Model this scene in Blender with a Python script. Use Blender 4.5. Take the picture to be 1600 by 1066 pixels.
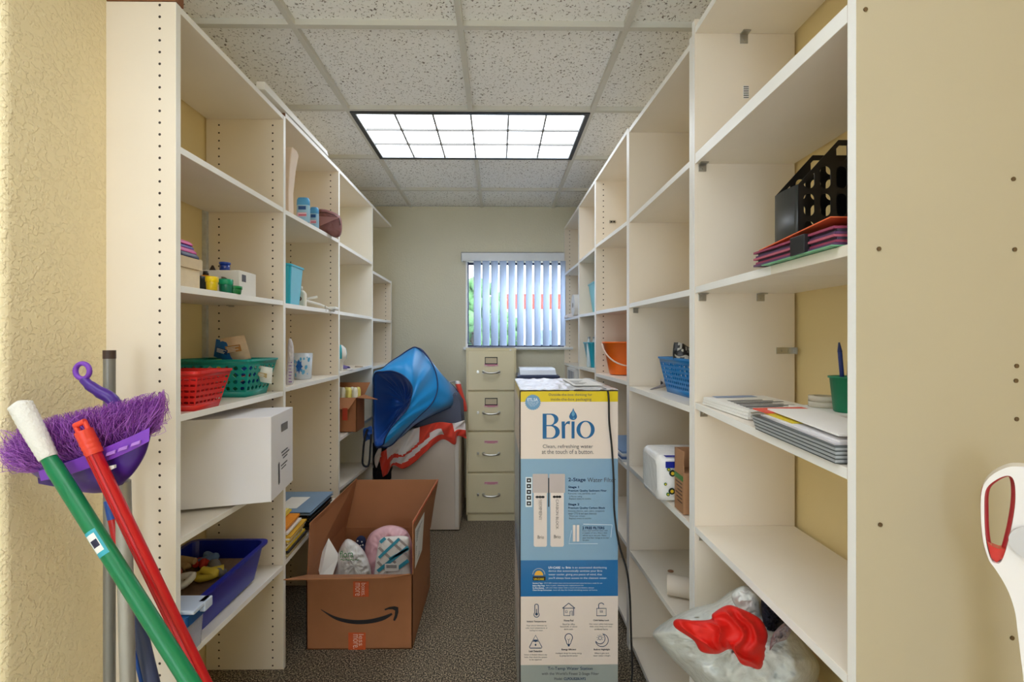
import bpy, bmesh, math, random
from mathutils import Vector, Matrix, noise
PI = math.pi
for o in list(bpy.data.objects): bpy.data.objects.remove(o)
C = bpy.context.scene.collection
SC = bpy.context.scene
# ------------------------------------------------ camera
CH = 1.34; F = 720.0; YAW = math.radians(0.67)
cam = bpy.data.cameras.new('camera'); co = bpy.data.objects.new('camera', cam); C.objects.link(co)
co.location = (0, 0, CH); co.rotation_euler = (PI/2, 0, -YAW)
cam.sensor_width = 36; cam.lens = 36*F/1600; cam.shift_x = 13.6/1600; cam.shift_y = 1.0/1600
cam.clip_start = 0.05
SC.camera = co
# ------------------------------------------------ view, world, lights
SC.view_settings.view_transform = 'Standard'; SC.view_settings.look = 'None'
SC.view_settings.exposure = 1.17; SC.view_settings.gamma = 1; SC.view_settings.use_curve_mapping = False
W = bpy.data.worlds.new('sky'); SC.world = W; W.use_nodes = True
bg = W.node_tree.nodes['Background']; bg.inputs[0].default_value = (0.80, 0.90, 1.0, 1); bg.inputs[1].default_value = 3.0
LAMP = 2.7          # radiance of the ceiling light diffusers
try:
    SC.cycles.max_bounces = 8; SC.cycles.diffuse_bounces = 7; SC.cycles.use_denoising = True
    SC.cycles.sample_clamp_indirect = 6
except Exception: pass

# ------------------------------------------------ image -> place helpers (measuring the photograph)
def P(px, py, Y):
    u = (px-786.4)/F; v = (534-py)/F
    dx = math.sin(YAW)+u*math.cos(YAW); dy = math.cos(YAW)-u*math.sin(YAW); t = Y/dy
    return Vector((dx*t, Y, CH+v*t))
def Yx(px, X):
    u = (px-786.4)/F
    return X*(math.cos(YAW)-u*math.sin(YAW))/(math.sin(YAW)+u*math.cos(YAW))
def Xp(px, Y): return P(px, 534, Y).x
def lerp(a, b, t): return a+(b-a)*t

# ------------------------------------------------ materials
def lin(c):
    c = c/255.0
    return c/12.92 if c <= 0.04045 else ((c+0.055)/1.055)**2.4
def rgb(c): return (lin(c[0]), lin(c[1]), lin(c[2]), 1)
class NT:
    def __init__(s, m): s.t = m.node_tree; s.n = s.t.nodes; s.b = s.n['Principled BSDF']
    def add(s, ty, **k):
        x = s.n.new(ty)
        for a, b in k.items():
            if hasattr(x, a) and a not in ('Scale',): setattr(x, a, b)
        return x
    def ln(s, a, b): s.t.links.new(a, b)
MC = {}
def mat(name, col, rough=0.5, metal=0.0, var=0.04, bump=0.0, bscale=60, vscale=6, trans=0.0, alpha=1.0, coat=0.0, sheen=0.0, spec=None):
    if name in MC: return MC[name]
    m = bpy.data.materials.new(name); m.use_nodes = True; nt = NT(m); b = nt.b
    c = rgb(col)
    tc = nt.add('ShaderNodeTexCoord')
    if var > 0:
        nz = nt.add('ShaderNodeTexNoise'); nz.inputs['Scale'].default_value = vscale; nz.inputs['Detail'].default_value = 4
        nt.ln(tc.outputs['Object'], nz.inputs['Vector'])
        mx = nt.add('ShaderNodeMix'); mx.data_type = 'RGBA'
        mx.inputs[6].default_value = tuple(max(0, x*(1-var*2)) for x in c[:3])+(1,)
        mx.inputs[7].default_value = tuple(min(1, x*(1+var*2)) for x in c[:3])+(1,)
        nt.ln(nz.outputs['Fac'], mx.inputs[0]); nt.ln(mx.outputs[2], b.inputs['Base Color'])
    else: b.inputs['Base Color'].default_value = c
    b.inputs['Roughness'].default_value = rough; b.inputs['Metallic'].default_value = metal
    if trans: b.inputs['Transmission Weight'].default_value = trans
    if alpha < 1: b.inputs['Alpha'].default_value = alpha
    if coat: b.inputs['Coat Weight'].default_value = coat
    if sheen: b.inputs['Sheen Weight'].default_value = sheen
    if spec is not None: b.inputs['Specular IOR Level'].default_value = spec
    if bump:
        n2 = nt.add('ShaderNodeTexNoise'); n2.inputs['Scale'].default_value = bscale; n2.inputs['Detail'].default_value = 6
        nt.ln(tc.outputs['Object'], n2.inputs['Vector'])
        bp = nt.add('ShaderNodeBump'); bp.inputs['Strength'].default_value = bump; bp.inputs['Distance'].default_value = 0.01
        nt.ln(n2.outputs['Fac'], bp.inputs['Height']); nt.ln(bp.outputs['Normal'], b.inputs['Normal'])
    MC[name] = m; return m

def mat_stucco():
    m = mat('wall_stucco', (246, 230, 190), 0.75, var=0.03, vscale=3); nt = NT(m)
    tc = nt.add('ShaderNodeTexCoord')
    n1 = nt.add('ShaderNodeTexNoise'); n1.inputs['Scale'].default_value = 88; n1.inputs['Detail'].default_value = 3; n1.inputs['Distortion'].default_value = 0.15
    nt.ln(tc.outputs['Object'], n1.inputs['Vector'])
    r = nt.add('ShaderNodeValToRGB'); r.color_ramp.elements[0].position = 0.47; r.color_ramp.elements[1].position = 0.58
    nt.ln(n1.outputs['Fac'], r.inputs[0])
    bp = nt.add('ShaderNodeBump'); bp.inputs['Strength'].default_value = 0.65; bp.inputs['Distance'].default_value = 0.0025
    nt.ln(r.outputs[0], bp.inputs['Height']); nt.ln(bp.outputs['Normal'], nt.b.inputs['Normal'])
    return m
def mat_far():
    m = mat('wall_paint', (222, 218, 198), 0.7, var=0.02, vscale=3, bump=0.25, bscale=70); return m
def mat_carpet():
    m = bpy.data.materials.new('carpet'); m.use_nodes = True; nt = NT(m)
    tc = nt.add('ShaderNodeTexCoord')
    v = nt.add('ShaderNodeTexVoronoi'); v.inputs['Scale'].default_value = 230; nt.ln(tc.outputs['Object'], v.inputs['Vector'])
    n1 = nt.add('ShaderNodeTexNoise'); n1.inputs['Scale'].default_value = 165; n1.inputs['Detail'].default_value = 5; nt.ln(tc.outputs['Object'], n1.inputs['Vector'])
    r = nt.add('ShaderNodeValToRGB'); e = r.color_ramp.elements
    e[0].position = 0.36; e[0].color = rgb((40, 35, 30)); e[1].position = 0.64; e[1].color = rgb((196, 178, 150))
    e2 = r.color_ramp.elements.new(0.5); e2.color = rgb((104, 94, 80))
    nt.ln(n1.outputs['Fac'], r.inputs[0]); nt.ln(r.outputs[0], nt.b.inputs['Base Color'])
    nt.b.inputs['Roughness'].default_value = 0.95
    bp = nt.add('ShaderNodeBump'); bp.inputs['Strength'].default_value = 0.7; bp.inputs['Distance'].default_value = 0.004
    nt.ln(v.outputs['Distance'], bp.inputs['Height']); nt.ln(bp.outputs['Normal'], nt.b.inputs['Normal'])
    return m
def mat_tile():
    m = bpy.data.materials.new('ceiling_tile'); m.use_nodes = True; nt = NT(m)
    tc = nt.add('ShaderNodeTexCoord')
    n1 = nt.add('ShaderNodeTexNoise'); n1.inputs['Scale'].default_value = 105; n1.inputs['Detail'].default_value = 2; n1.inputs['Distortion'].default_value = 0.8
    nt.ln(tc.outputs['Object'], n1.inputs['Vector'])
    r = nt.add('ShaderNodeValToRGB'); e = r.color_ramp.elements
    e[0].position = 0.33; e[0].color = rgb((120, 112, 106)); e[1].position = 0.40; e[1].color = rgb((251, 251, 250))
    nt.ln(n1.outputs['Fac'], r.inputs[0]); nt.ln(r.outputs[0], nt.b.inputs['Base Color'])
    nt.b.inputs['Roughness'].default_value = 0.9
    return m
def mat_panel():
    """cream melamine with rows of dark shelf-pin holes 32 mm apart"""
    m = mat('panel_with_pin_holes', (238, 227, 211), 0.42, var=0.02, vscale=4); nt = NT(m); t = nt
    tc = nt.add('ShaderNodeTexCoord'); sp = nt.add('ShaderNodeSeparateXYZ'); nt.ln(tc.outputs['Object'], sp.inputs[0])
    def mth(op, a, b=None):
        x = nt.add('ShaderNodeMath'); x.operation = op
        for i, q in enumerate((a, b)):
            if q is None: continue
            if isinstance(q, (int, float)): x.inputs[i].default_value = q
            else: nt.ln(q, x.inputs[i])
        return x.outputs[0]
    ax = mth('ABSOLUTE', sp.outputs[0])
    d1 = mth('ABSOLUTE', mth('SUBTRACT', ax, 0.044)); d2 = mth('ABSOLUTE', mth('SUBTRACT', ax, 0.262))
    dx = mth('MINIMUM', d1, d2)
    dz = mth('SUBTRACT', mth('FRACT', mth('DIVIDE', sp.outputs[2], 0.032)), 0.5)
    dz = mth('MULTIPLY', dz, 0.032)
    d = mth('SQRT', mth('ADD', mth('MULTIPLY', dx, dx), mth('MULTIPLY', dz, dz)))
    k = mth('LESS_THAN', d, 0.0036)
    old = nt.b.inputs['Base Color'].links[0].from_socket
    mx = nt.add('ShaderNodeMix'); mx.data_type = 'RGBA'; nt.ln(k, mx.inputs[0]); nt.ln(old, mx.inputs[6]); mx.inputs[7].default_value = rgb((50, 40, 32))
    nt.ln(mx.outputs[2], nt.b.inputs['Base Color'])
    return m
def mat_glass(name, col=(255, 255, 255), alpha=0.12, rough=0.02):
    if name in MC: return MC[name]
    m = bpy.data.materials.new(name); m.use_nodes = True; nt = NT(m)
    nt.b.inputs['Base Color'].default_value = rgb(col); nt.b.inputs['Roughness'].default_value = rough; nt.b.inputs['Alpha'].default_value = alpha
    MC[name] = m; return m
def mat_emit(name, col, s):
    m = bpy.data.materials.new(name); m.use_nodes = True; nt = NT(m)
    nt.b.inputs['Base Color'].default_value = rgb((230, 230, 230)); nt.b.inputs['Emission Color'].default_value = rgb(col); nt.b.inputs['Emission Strength'].default_value = s
    return m
def mat_lens(s):
    """prismatic diffuser: 6 x 3 cells, a little brighter in the middle of each"""
    m = mat_emit('light_diffuser', (240, 247, 255), s)
    return m
def mat_stripes(name, cols, scale, axis=0, rough=0.5, tiltv=(1, 0, 0)):
    if name in MC: return MC[name]
    m = bpy.data.materials.new(name); m.use_nodes = True; nt = NT(m)
    tc = nt.add('ShaderNodeTexCoord'); dt = nt.add('ShaderNodeVectorMath'); dt.operation = 'DOT_PRODUCT'; dt.inputs[1].default_value = tiltv
    nt.ln(tc.outputs['Object'], dt.inputs[0])
    mu = nt.add('ShaderNodeMath'); mu.operation = 'MULTIPLY'; mu.inputs[1].default_value = scale; nt.ln(dt.outputs['Value'], mu.inputs[0])
    fr = nt.add('ShaderNodeMath'); fr.operation = 'FRACT'; nt.ln(mu.outputs[0], fr.inputs[0])
    r = nt.add('ShaderNodeValToRGB'); r.color_ramp.interpolation = 'CONSTANT'; e = r.color_ramp.elements
    e[0].position = 0; e[0].color = rgb(cols[0]); e[1].position = 1.0/len(cols); e[1].color = rgb(cols[1 % len(cols)])
    for i in range(2, len(cols)): q = r.color_ramp.elements.new(i/len(cols)); q.color = rgb(cols[i])
    nt.ln(fr.outputs[0], r.inputs[0]); nt.ln(r.outputs[0], nt.b.inputs['Base Color']); nt.b.inputs['Roughness'].default_value = rough
    MC[name] = m; return m
def mat_plastic(name, col, alpha=0.6, rough=0.25):
    """thin crinkled polythene"""
    if name in MC: return MC[name]
    m = mat(name, col, rough, var=0.03, bump=0.35, bscale=28, alpha=alpha); return m

M_STUCCO = mat_stucco(); M_FAR = mat_far(); M_CARPET = mat_carpet(); M_TILE = mat_tile()
M_PANELH = mat_panel()
M_PANEL = mat('panel_cream', (238, 227, 211), 0.42, var=0.02, vscale=4)
M_PANELW = mat('panel_white', (240, 238, 230), 0.42, var=0.02, vscale=4)
M_SHELF = mat('shelf_cream', (239, 231, 218), 0.4, var=0.03, vscale=5)
M_EDGE = mat('edge_white', (250, 249, 246), 0.4, var=0.02)
M_RAW = mat('raw_particle_board', (140, 92, 62), 0.85, var=0.2, vscale=60)
M_GRID = mat('grid_metal', (214, 212, 204), 0.5, var=0.01)
M_WHITE = mat('white_plastic', (240, 240, 238), 0.35, var=0.01)
M_PAPER = mat('white_paper', (240, 239, 236), 0.7, var=0.02)
M_BLACK = mat('black_plastic', (24, 24, 26), 0.4, var=0.02)
M_STEEL = mat('bright_steel', (190, 188, 182), 0.3, metal=0.9, var=0.05)
M_DARKM = mat('dark_metal', (40, 42, 50), 0.45, metal=0.4)
M_CARD = mat('brown_cardboard', (164, 108, 70), 0.75, var=0.05, vscale=14)
M_CARDIN = mat('brown_cardboard_inside', (170, 114, 76), 0.8, var=0.04, vscale=9)

# ------------------------------------------------ mesh building
WL = {}
def setp(o, label=None, cat=None, group=None, kind=None):
    if label: o['label'] = label
    if cat: o['category'] = cat
    if group: o['group'] = group
    if kind: o['kind'] = kind
    return o
def thing(name, loc, label, cat, group=None):
    o = bpy.data.objects.new(name, None); C.objects.link(o); o.empty_display_size = 0.05
    o.location = loc; WL[o] = Vector(loc); return setp(o, label, cat, group)
def pfloor(p): return Vector(p)
class MB:
    """collects geometry in world coordinates; build() links it as one mesh object"""
    def __init__(s, T=None): s.v = []; s.f = []; s.mi = []; s.sm = []; s.T = T
    def add(s, vs, fs, mi=0, smooth=False):
        b = len(s.v)
        for p in vs:
            p = Vector(p); s.v.append(s.T @ p if s.T else p)
        for i, f in enumerate(fs):
            s.f.append([b+k for k in f]); s.mi.append(mi[i] if isinstance(mi, list) else mi); s.sm.append(smooth)
        return s
    def hexa(s, p, mi=0):  # p: 4 bottom ccw, 4 top ccw; mi int or list [bottom, top, s0, s1, s2, s3]
        return s.add(p, [(3, 2, 1, 0), (4, 5, 6, 7), (0, 1, 5, 4), (1, 2, 6, 5), (2, 3, 7, 6), (3, 0, 4, 7)], mi)
    def box(s, x0, x1, y0, y1, z0, z1, mi=0):
        if x0 > x1: x0, x1 = x1, x0
        if y0 > y1: y0, y1 = y1, y0
        return s.hexa([(x0, y0, z0), (x1, y0, z0), (x1, y1, z0), (x0, y1, z0), (x0, y0, z1), (x1, y0, z1), (x1, y1, z1), (x0, y1, z1)], mi)
    def prism(s, poly, d, mi=0, smooth=False):
        """poly: list of 3D points (planar), d: extrusion vector"""
        n = len(poly); d = Vector(d); vs = [Vector(p) for p in poly]+[Vector(p)+d for p in poly]
        fs = [tuple(range(n)), tuple(range(2*n-1, n-1, -1))]+[(i, i+n, (i+1) % n+n, (i+1) % n) for i in range(n)]
        return s.add(vs, fs, mi, smooth)
    def tube(s, pts, r, n=10, caps=True, mi=0, closed=False):
        pts = [Vector(p) for p in pts]; m = len(pts); rs = r if isinstance(r, (list, tuple)) else [r]*m
        vs = []; up = None
        for i, p in enumerate(pts):
            if closed: t = pts[(i+1) % m]-pts[i-1]
            else: t = pts[min(i+1, m-1)]-pts[max(i-1, 0)]
            if t.length < 1e-9: t = Vector((0, 0, 1))
            t.normalize()
            if up is None: up = t.orthogonal().normalized()
            up = (up-t*up.dot(t))
            if up.length < 1e-6: up = t.orthogonal()
            up.normalize(); w = t.cross(up)
            for k in range(n):
                a = 2*PI*k/n; vs.append(p+(up*math.cos(a)+w*math.sin(a))*rs[i])
        fs = []
        for i in range(m if closed else m-1):
            j = (i+1) % m
            for k in range(n): fs.append((i*n+k, i*n+(k+1) % n, j*n+(k+1) % n, j*n+k))
        s.add(vs, fs, mi, True)
        if caps and not closed:
            s.add(vs[:n], [tuple(range(n-1, -1, -1))], mi); s.add(vs[-n:], [tuple(range(n))], mi)
        return s
    def loft(s, loops, mi=0, c0=True, c1=True, smooth=True, wrap=False):
        n = len(loops[0]); vs = [p for l in loops for p in l]; fs = []; m = len(loops); mis = []
        for i in range(m if wrap else m-1):
            j = (i+1) % m
            for k in range(n):
                fs.append((i*n+k, i*n+(k+1) % n, j*n+(k+1) % n, j*n+k)); mis.append(mi(i, k) if callable(mi) else mi)
        s.add(vs, fs, mis, smooth)
        q = mi(0, 0) if callable(mi) else mi
        if c0 and not wrap: s.add(loops[0], [tuple(range(n-1, -1, -1))], q)
        if c1 and not wrap: s.add(loops[-1], [tuple(range(n))], q)
        return s
    def lathe(s, c, prof, n=24, mi=0, c0=True, c1=True, smooth=True):
        return s.loft([[(c[0]+r*math.cos(2*PI*k/n), c[1]+r*math.sin(2*PI*k/n), c[2]+z) for k in range(n)] for r, z in prof], mi, c0, c1, smooth)
    def grid(s, fn, nu, nv, mi=0, smooth=True):
        vs = [fn(i/nu, j/nv) for i in range(nu+1) for j in range(nv+1)]; fs = []; mis = []
        for i in range(nu):
            for j in range(nv):
                a = i*(nv+1)+j; fs.append((a, a+nv+1, a+nv+2, a+1)); mis.append(mi((i+.5)/nu, (j+.5)/nv) if callable(mi) else mi)
        return s.add(vs, fs, mis, smooth)
    def ball(s, c, r, n=14, m=9, mi=0):
        r = r if isinstance(r, (list, tuple)) else (r, r, r)
        lo = []
        for i in range(m+1):
            a = -PI/2+PI*max(0.02, min(m-0.02, i))/m
            lo.append([(c[0]+r[0]*math.cos(a)*math.cos(2*PI*k/n), c[1]+r[1]*math.cos(a)*math.sin(2*PI*k/n), c[2]+r[2]*math.sin(a)) for k in range(n)])
        return s.loft(lo, mi)
    def build(s, name, m, parent=None, bevel=0, seg=2, solid=0, sub=0, label=None, cat=None, group=None, kind=None):
        org = WL[parent] if parent is not None else Vector((0, 0, 0))
        if parent is None and kind is None or (parent is None and kind == 'stuff'):
            lo = [min(p[i] for p in s.v) for i in range(3)]; hi = [max(p[i] for p in s.v) for i in range(3)]
            org = Vector(((lo[0]+hi[0])/2, (lo[1]+hi[1])/2, lo[2]))
        me = bpy.data.meshes.new(name); me.from_pydata([tuple(p-org) for p in s.v], [], s.f); 
        for x in (m if isinstance(m, (list, tuple)) else [m]): me.materials.append(x)
        for p, a, b in zip(me.polygons, s.mi, s.sm): p.material_index = a; p.use_smooth = b
        bm = bmesh.new(); bm.from_mesh(me); bmesh.ops.recalc_face_normals(bm, faces=bm.faces); bm.to_mesh(me); bm.free()
        me.update(); o = bpy.data.objects.new(name, me); C.objects.link(o)
        if parent is not None: o.parent = parent
        else: o.location = org
        WL[o] = org
        if bevel:
            b = o.modifiers.new('bevel', 'BEVEL'); b.width = bevel; b.segments = seg; b.limit_method = 'ANGLE'; b.angle_limit = math.radians(40)
        if solid:
            b = o.modifiers.new('solid', 'SOLIDIFY'); b.thickness = solid; b.offset = 0
        if sub:
            b = o.modifiers.new('sub', 'SUBSURF'); b.levels = sub; b.render_levels = sub
        return setp(o, label, cat, group, kind)
def rr(cx, cy, w, d, r, z, n=4, rot=0):
    """rounded rectangle loop"""
    pts = []; r = min(r, w/2-1e-4, d/2-1e-4)
    for (sx, sy, a0) in ((1, 1, 0), (-1, 1, PI/2), (-1, -1, PI), (1, -1, 1.5*PI)):
        for k in range(n+1):
            a = a0+PI/2*k/n; pts.append((sx*(w/2-r)+r*math.cos(a), sy*(d/2-r)+r*math.sin(a)))
    c, s_ = math.cos(rot), math.sin(rot)
    return [(cx+x*c-y*s_, cy+x*s_+y*c, z) for x, y in pts]
def bin_mb(cx, cy, z, wb, db, wt, dt, h, t=0.003, r=0.015, rim=0.006, rot=0):
    m = MB()
    m.loft([rr(cx, cy, wb, db, r, z, rot=rot), rr(cx, cy, wt, dt, r, z+h-0.008, rot=rot), rr(cx, cy, wt+2*rim, dt+2*rim, r, z+h-0.008, rot=rot),
            rr(cx, cy, wt+2*rim, dt+2*rim, r, z+h, rot=rot), rr(cx, cy, wt-2*t, dt-2*t, r, z+h, rot=rot), rr(cx, cy, wb-2*t, db-2*t, r, z+t, rot=rot)], smooth=False)
    return m
def smooth_closed(pts, n):
    m = len(pts); out = []
    for k in range(n):
        u = k*m/n; i = int(u); t = u-i
        p0, p1, p2, p3 = (Vector(pts[(i+j) % m]) for j in (-1, 0, 1, 2))
        out.append(0.5*((2*p1)+(p2-p0)*t+(2*p0-5*p1+4*p2-p3)*t*t+(3*p1-p0-3*p2+p3)*t**3))
    return out
def smooth_open(pts, n):
    pts = [Vector(p) for p in pts]; m = len(pts)-1; out = []
    for k in range(n+1):
        u = min(k*m/n, m-1e-6); i = int(u); t = u-i
        p0, p1, p2, p3 = pts[max(i-1, 0)], pts[i], pts[i+1], pts[min(i+2, m)]
        out.append(0.5*((2*p1)+(p2-p0)*t+(2*p0-5*p1+4*p2-p3)*t*t+(3*p1-p0-3*p2+p3)*t**3))
    return out
def puff(mb, outline, Y, front, back, n=96, nr=16, fold=0.01, fs=14, seed=0, sharp=False, mi=0, pw=0.5, pleat=None, crk=0.0):
    """a soft body whose silhouette is measured in the photograph; it has its own depth front and back of Y"""
    if sharp:
        b = []; m = len(outline)
        for k in range(n):
            u = k*m/n; i = int(u); t = u-i; b.append(Vector(outline[i]).lerp(Vector(outline[(i+1) % m]), t))
    else: b = smooth_closed([Vector(p) for p in outline], n)
    c = sum(b, Vector((0, 0)))/n
    def yy(q): return Y(q) if callable(Y) else Y
    lo = []
    for side, dep in ((-1, front), (1, back)):
        ks = range(nr, -1, -1) if side == -1 else range(1, nr+1)
        for k in ks:
            # k=0: boundary; k=nr: near centre
            r = 1-k/nr; r = max(r, 0.02)
            loop = []
            for p in b:
                q = c+(p-c)*r
                nz = noise.noise(Vector((q.x/fs, q.y/fs, seed*7.3)))+0.5*noise.noise(Vector((q.x/fs*2.3, q.y/fs*2.3, seed*3.1+4)))
                ridge = 1-2*abs(nz)
                if pleat:
                    th, fq = pleat; w_ = (q.x*math.cos(th)+q.y*math.sin(th))*fq+2.2*noise.noise(Vector((q.x/fs, q.y/fs, seed)))*2
                    ridge = 1-1.6*abs(math.sin(w_))+.4*nz
                if crk: ridge += crk*(1-2*abs(noise.noise(Vector((q.x/fs*5, q.y/fs*5, seed+9)))))
                f = fold*ridge*min(1, (1-r)*4)
                yv = yy(q)+side*dep*(max(0, 1-r*r))**pw+(side*f if side == -1 else side*f*0.3)
                loop.append(P(q.x, q.y, yv))
            lo.append(loop)
    mb.loft(lo, mi if not callable(mi) else mi)
    return mb
def textmesh(body, bold=0.0, extrude=0.0):
    cu = bpy.data.curves.new('t', 'FONT'); cu.body = body; cu.size = 1; cu.resolution_u = 3; cu.offset = bold
    ob = bpy.data.objects.new('t', cu); C.objects.link(ob)
    dg = bpy.context.evaluated_depsgraph_get(); me = bpy.data.meshes.new_from_object(ob.evaluated_get(dg))
    v = [tuple(x.co) for x in me.vertices]; f = [tuple(p.vertices) for p in me.polygons]
    bpy.data.objects.remove(ob); bpy.data.curves.remove(cu); bpy.data.meshes.remove(me)
    return v, f
def curvemesh(splines):
    cu = bpy.data.curves.new('t', 'CURVE'); cu.dimensions = '2D'; cu.fill_mode = 'BOTH'
    for sp in splines:
        q = cu.splines.new('POLY'); q.points.add(len(sp)-1); q.use_cyclic_u = True
        for i, p in enumerate(sp): q.points[i].co = (p[0], p[1], 0, 1)
    ob = bpy.data.objects.new('t', cu); C.objects.link(ob)
    dg = bpy.context.evaluated_depsgraph_get(); me = bpy.data.meshes.new_from_object(ob.evaluated_get(dg))
    v = [tuple(x.co) for x in me.vertices]; f = [tuple(p.vertices) for p in me.polygons]
    bpy.data.objects.remove(ob); bpy.data.curves.remove(cu); bpy.data.meshes.remove(me)
    return v, f
def text_on(mb, body, x0, y0, x1, y1, place, mi=0, bold=0.0, rot=False):
    """fit lettering into a box x0..x1, y0..y1 (y down) of a surface; place(x, y) -> 3D point"""
    v, f = textmesh(body, bold)
    if not v: return
    if rot: v = [(y, -x, 0) for x, y, _ in v]
    ax, bx = min(p[0] for p in v), max(p[0] for p in v); ay, by = min(p[1] for p in v), max(p[1] for p in v)
    mb.add([place(x0+(p[0]-ax)/(bx-ax)*(x1-x0), y1-(p[1]-ay)/max(by-ay, 1e-6)*(y1-y0)) for p in v], f, mi)
def copy_tree(o, loc, rz=0, label=None, group=None):
    c = o.copy(); C.objects.link(c); c.location = loc; c.rotation_euler = (0, 0, rz); WL[c] = Vector(loc)
    if label: c['label'] = label
    if group: c['group'] = group
    def rec(a, b):
        for ch in list(a.children):
            d = ch.copy(); C.objects.link(d); d.parent = b; rec(ch, d)
    rec(o, c); return c
# ================================================ THE ROOM
CEIL = 2.49; FARY = 3.96; XL = -1.196; XR = 0.872; AL = -0.876; AR = 0.570
MB().box(-2.7, 1.0, 0.55, FARY+0.15, -0.05, 0).build('floor', M_CARPET, kind='structure')
MB().box(-2.7, 1.0, -2.6, 0.5495, -0.05, 0).build('floor_bounce', mat('pale_bounce_floor', (244, 242, 236), .5), kind='structure')  # unseen floor, made pale to bounce light up onto the ceiling
# ceiling: mineral-fibre tiles in a T-bar grid
MB().box(-2.7, 1.0, -2.6, FARY+0.15, CEIL+0.022, CEIL+0.06).build('ceiling', M_TILE, kind='structure')
g = MB(); gx = [-0.748+0.61*k for k in range(-3, 3)]; gy = [2.30+0.609*k for k in range(-8, 3)]
for i, x in enumerate(gx):
    if i == 4: g.box(x-0.011, x+0.011, -2.6, gy[8], CEIL, CEIL+0.024); g.box(x-0.011, x+0.011, gy[9], FARY, CEIL, CEIL+0.024)
    else: g.box(x-0.011, x+0.011, -2.6, FARY, CEIL, CEIL+0.024)
for y in gy: g.box(-2.7, 1.0, y-0.011, y+0.011, CEIL+0.0005, CEIL+0.024)
# the middle bars are interrupted by the light
g.build('trim_1', M_GRID, kind='structure')
wx0, wx1, wz0, wz1 = -0.275, 0.62, 1.293, 2.03
w = MB(); w.box(XL-0.1, wx0, FARY, FARY+0.15, 0, CEIL+0.01); w.box(wx1, XR+0.1, FARY, FARY+0.15, 0, CEIL+0.01)
w.box(wx0, wx1, FARY, FARY+0.15, 0, wz0); w.box(wx0, wx1, FARY, FARY+0.15, wz1, CEIL+0.01)
w.build('wall_far', M_FAR, kind='structure')
M_SIDE = mat('side_wall_paint', (240, 220, 168), 0.6, var=0.03, vscale=2, bump=.06, bscale=50)
MB().box(XL-0.1, XL, 1.29, FARY, 0, CEIL+0.01).build('wall_left', M_SIDE, kind='structure')
MB().box(XR, XR+0.1, -2.5, FARY, 0, CEIL+0.01).build('wall_right', M_SIDE, kind='structure')
# the piece of wall that stands proud beside the left shelves, with a rounded corner
lo = []
for z in (0, CEIL+0.01):
    q = [(-2.7, 1.29), (-2.7, 1.0)]+[(-1.064-0.02+0.02*math.sin(a), 1.0+0.02-0.02*math.cos(a)) for a in [PI/2*k/6 for k in range(7)]]+[(-1.064, 1.29)]
    lo.append([(x, y, z) for x, y in q])
MB().loft(lo, smooth=False).build('wall_entry', M_STUCCO, kind='structure')
MB().box(-2.8, -2.7, -2.5, 1.0, 0, CEIL+0.01).build('wall_side', M_FAR, kind='structure')
w = MB(); w.box(-2.8, -1.3, -2.6, -2.5, 0, CEIL+0.01); w.box(-0.1, 1.0, -2.6, -2.5, 0, CEIL+0.01); w.box(-1.3, -0.1, -2.6, -2.5, 0, 0.5); w.box(-1.3, -0.1, -2.6, -2.5, 2.1, CEIL+0.01)
w.build('wall_back', M_FAR, kind='structure')
w = MB()
for a in ((-1.3, -1.26, .5, 2.1), (-.14, -.1, .5, 2.1), (-.72, -.68, .5, 2.1), (-1.3, -.1, .5, .54), (-1.3, -.1, 2.06, 2.1)): w.box(a[0], a[1], -2.57, -2.53, a[2], a[3])
bw = w.build('added_window', M_WHITE, kind='structure'); MB().box(-1.26, -.14, -2.552, -2.548, .54, 2.06).build('window_pane', mat_glass('window_glass', (235, 245, 255), 0.06), bw)  # unseen window added behind the camera to let in more light
# window
wn = MB(); t = 0.018
for a in ((wx0, wx0+t, wz0, wz1), (wx1-t, wx1, wz0, wz1), (wx0, wx1, wz0, wz0+t), (wx0, wx1, wz1-t, wz1)): wn.box(a[0], a[1], FARY+0.07, FARY+0.10, a[2], a[3])
win = wn.build('window_1', mat('bronze_window_frame', (62, 70, 96), 0.4), kind='structure')
MB().box(wx0+t, wx1-t, FARY+0.083, FARY+0.087, wz0+t, wz1-t).build('window_pane', mat_glass('window_glass', (235, 245, 255), 0.06), win)
MB().box(wx0-0.02, wx1+0.02, FARY-0.045, FARY+0.07, wz0-0.022, wz0).build('window_sill', mat('sill_white', (226, 232, 240), 0.35), win, bevel=0.004)
lo = MB()
lo.box(wx0-0.002, wx0+0.012, FARY-0.012, FARY+0.07, wz0, wz1); lo.build('window_jamb', M_WHITE, win)
lo = MB(); lo.box(wx0+0.012, wx0+0.022, FARY+0.03, FARY+0.06, wz0+0.03, wz1); lo.box(wx0+0.012, wx0+0.05, FARY+0.03, FARY+0.06, wz0+0.028, wz0+0.036)
lo.build('blind_cord_channel', mat('navy_shade', (40, 52, 92), 0.5), win)
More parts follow.
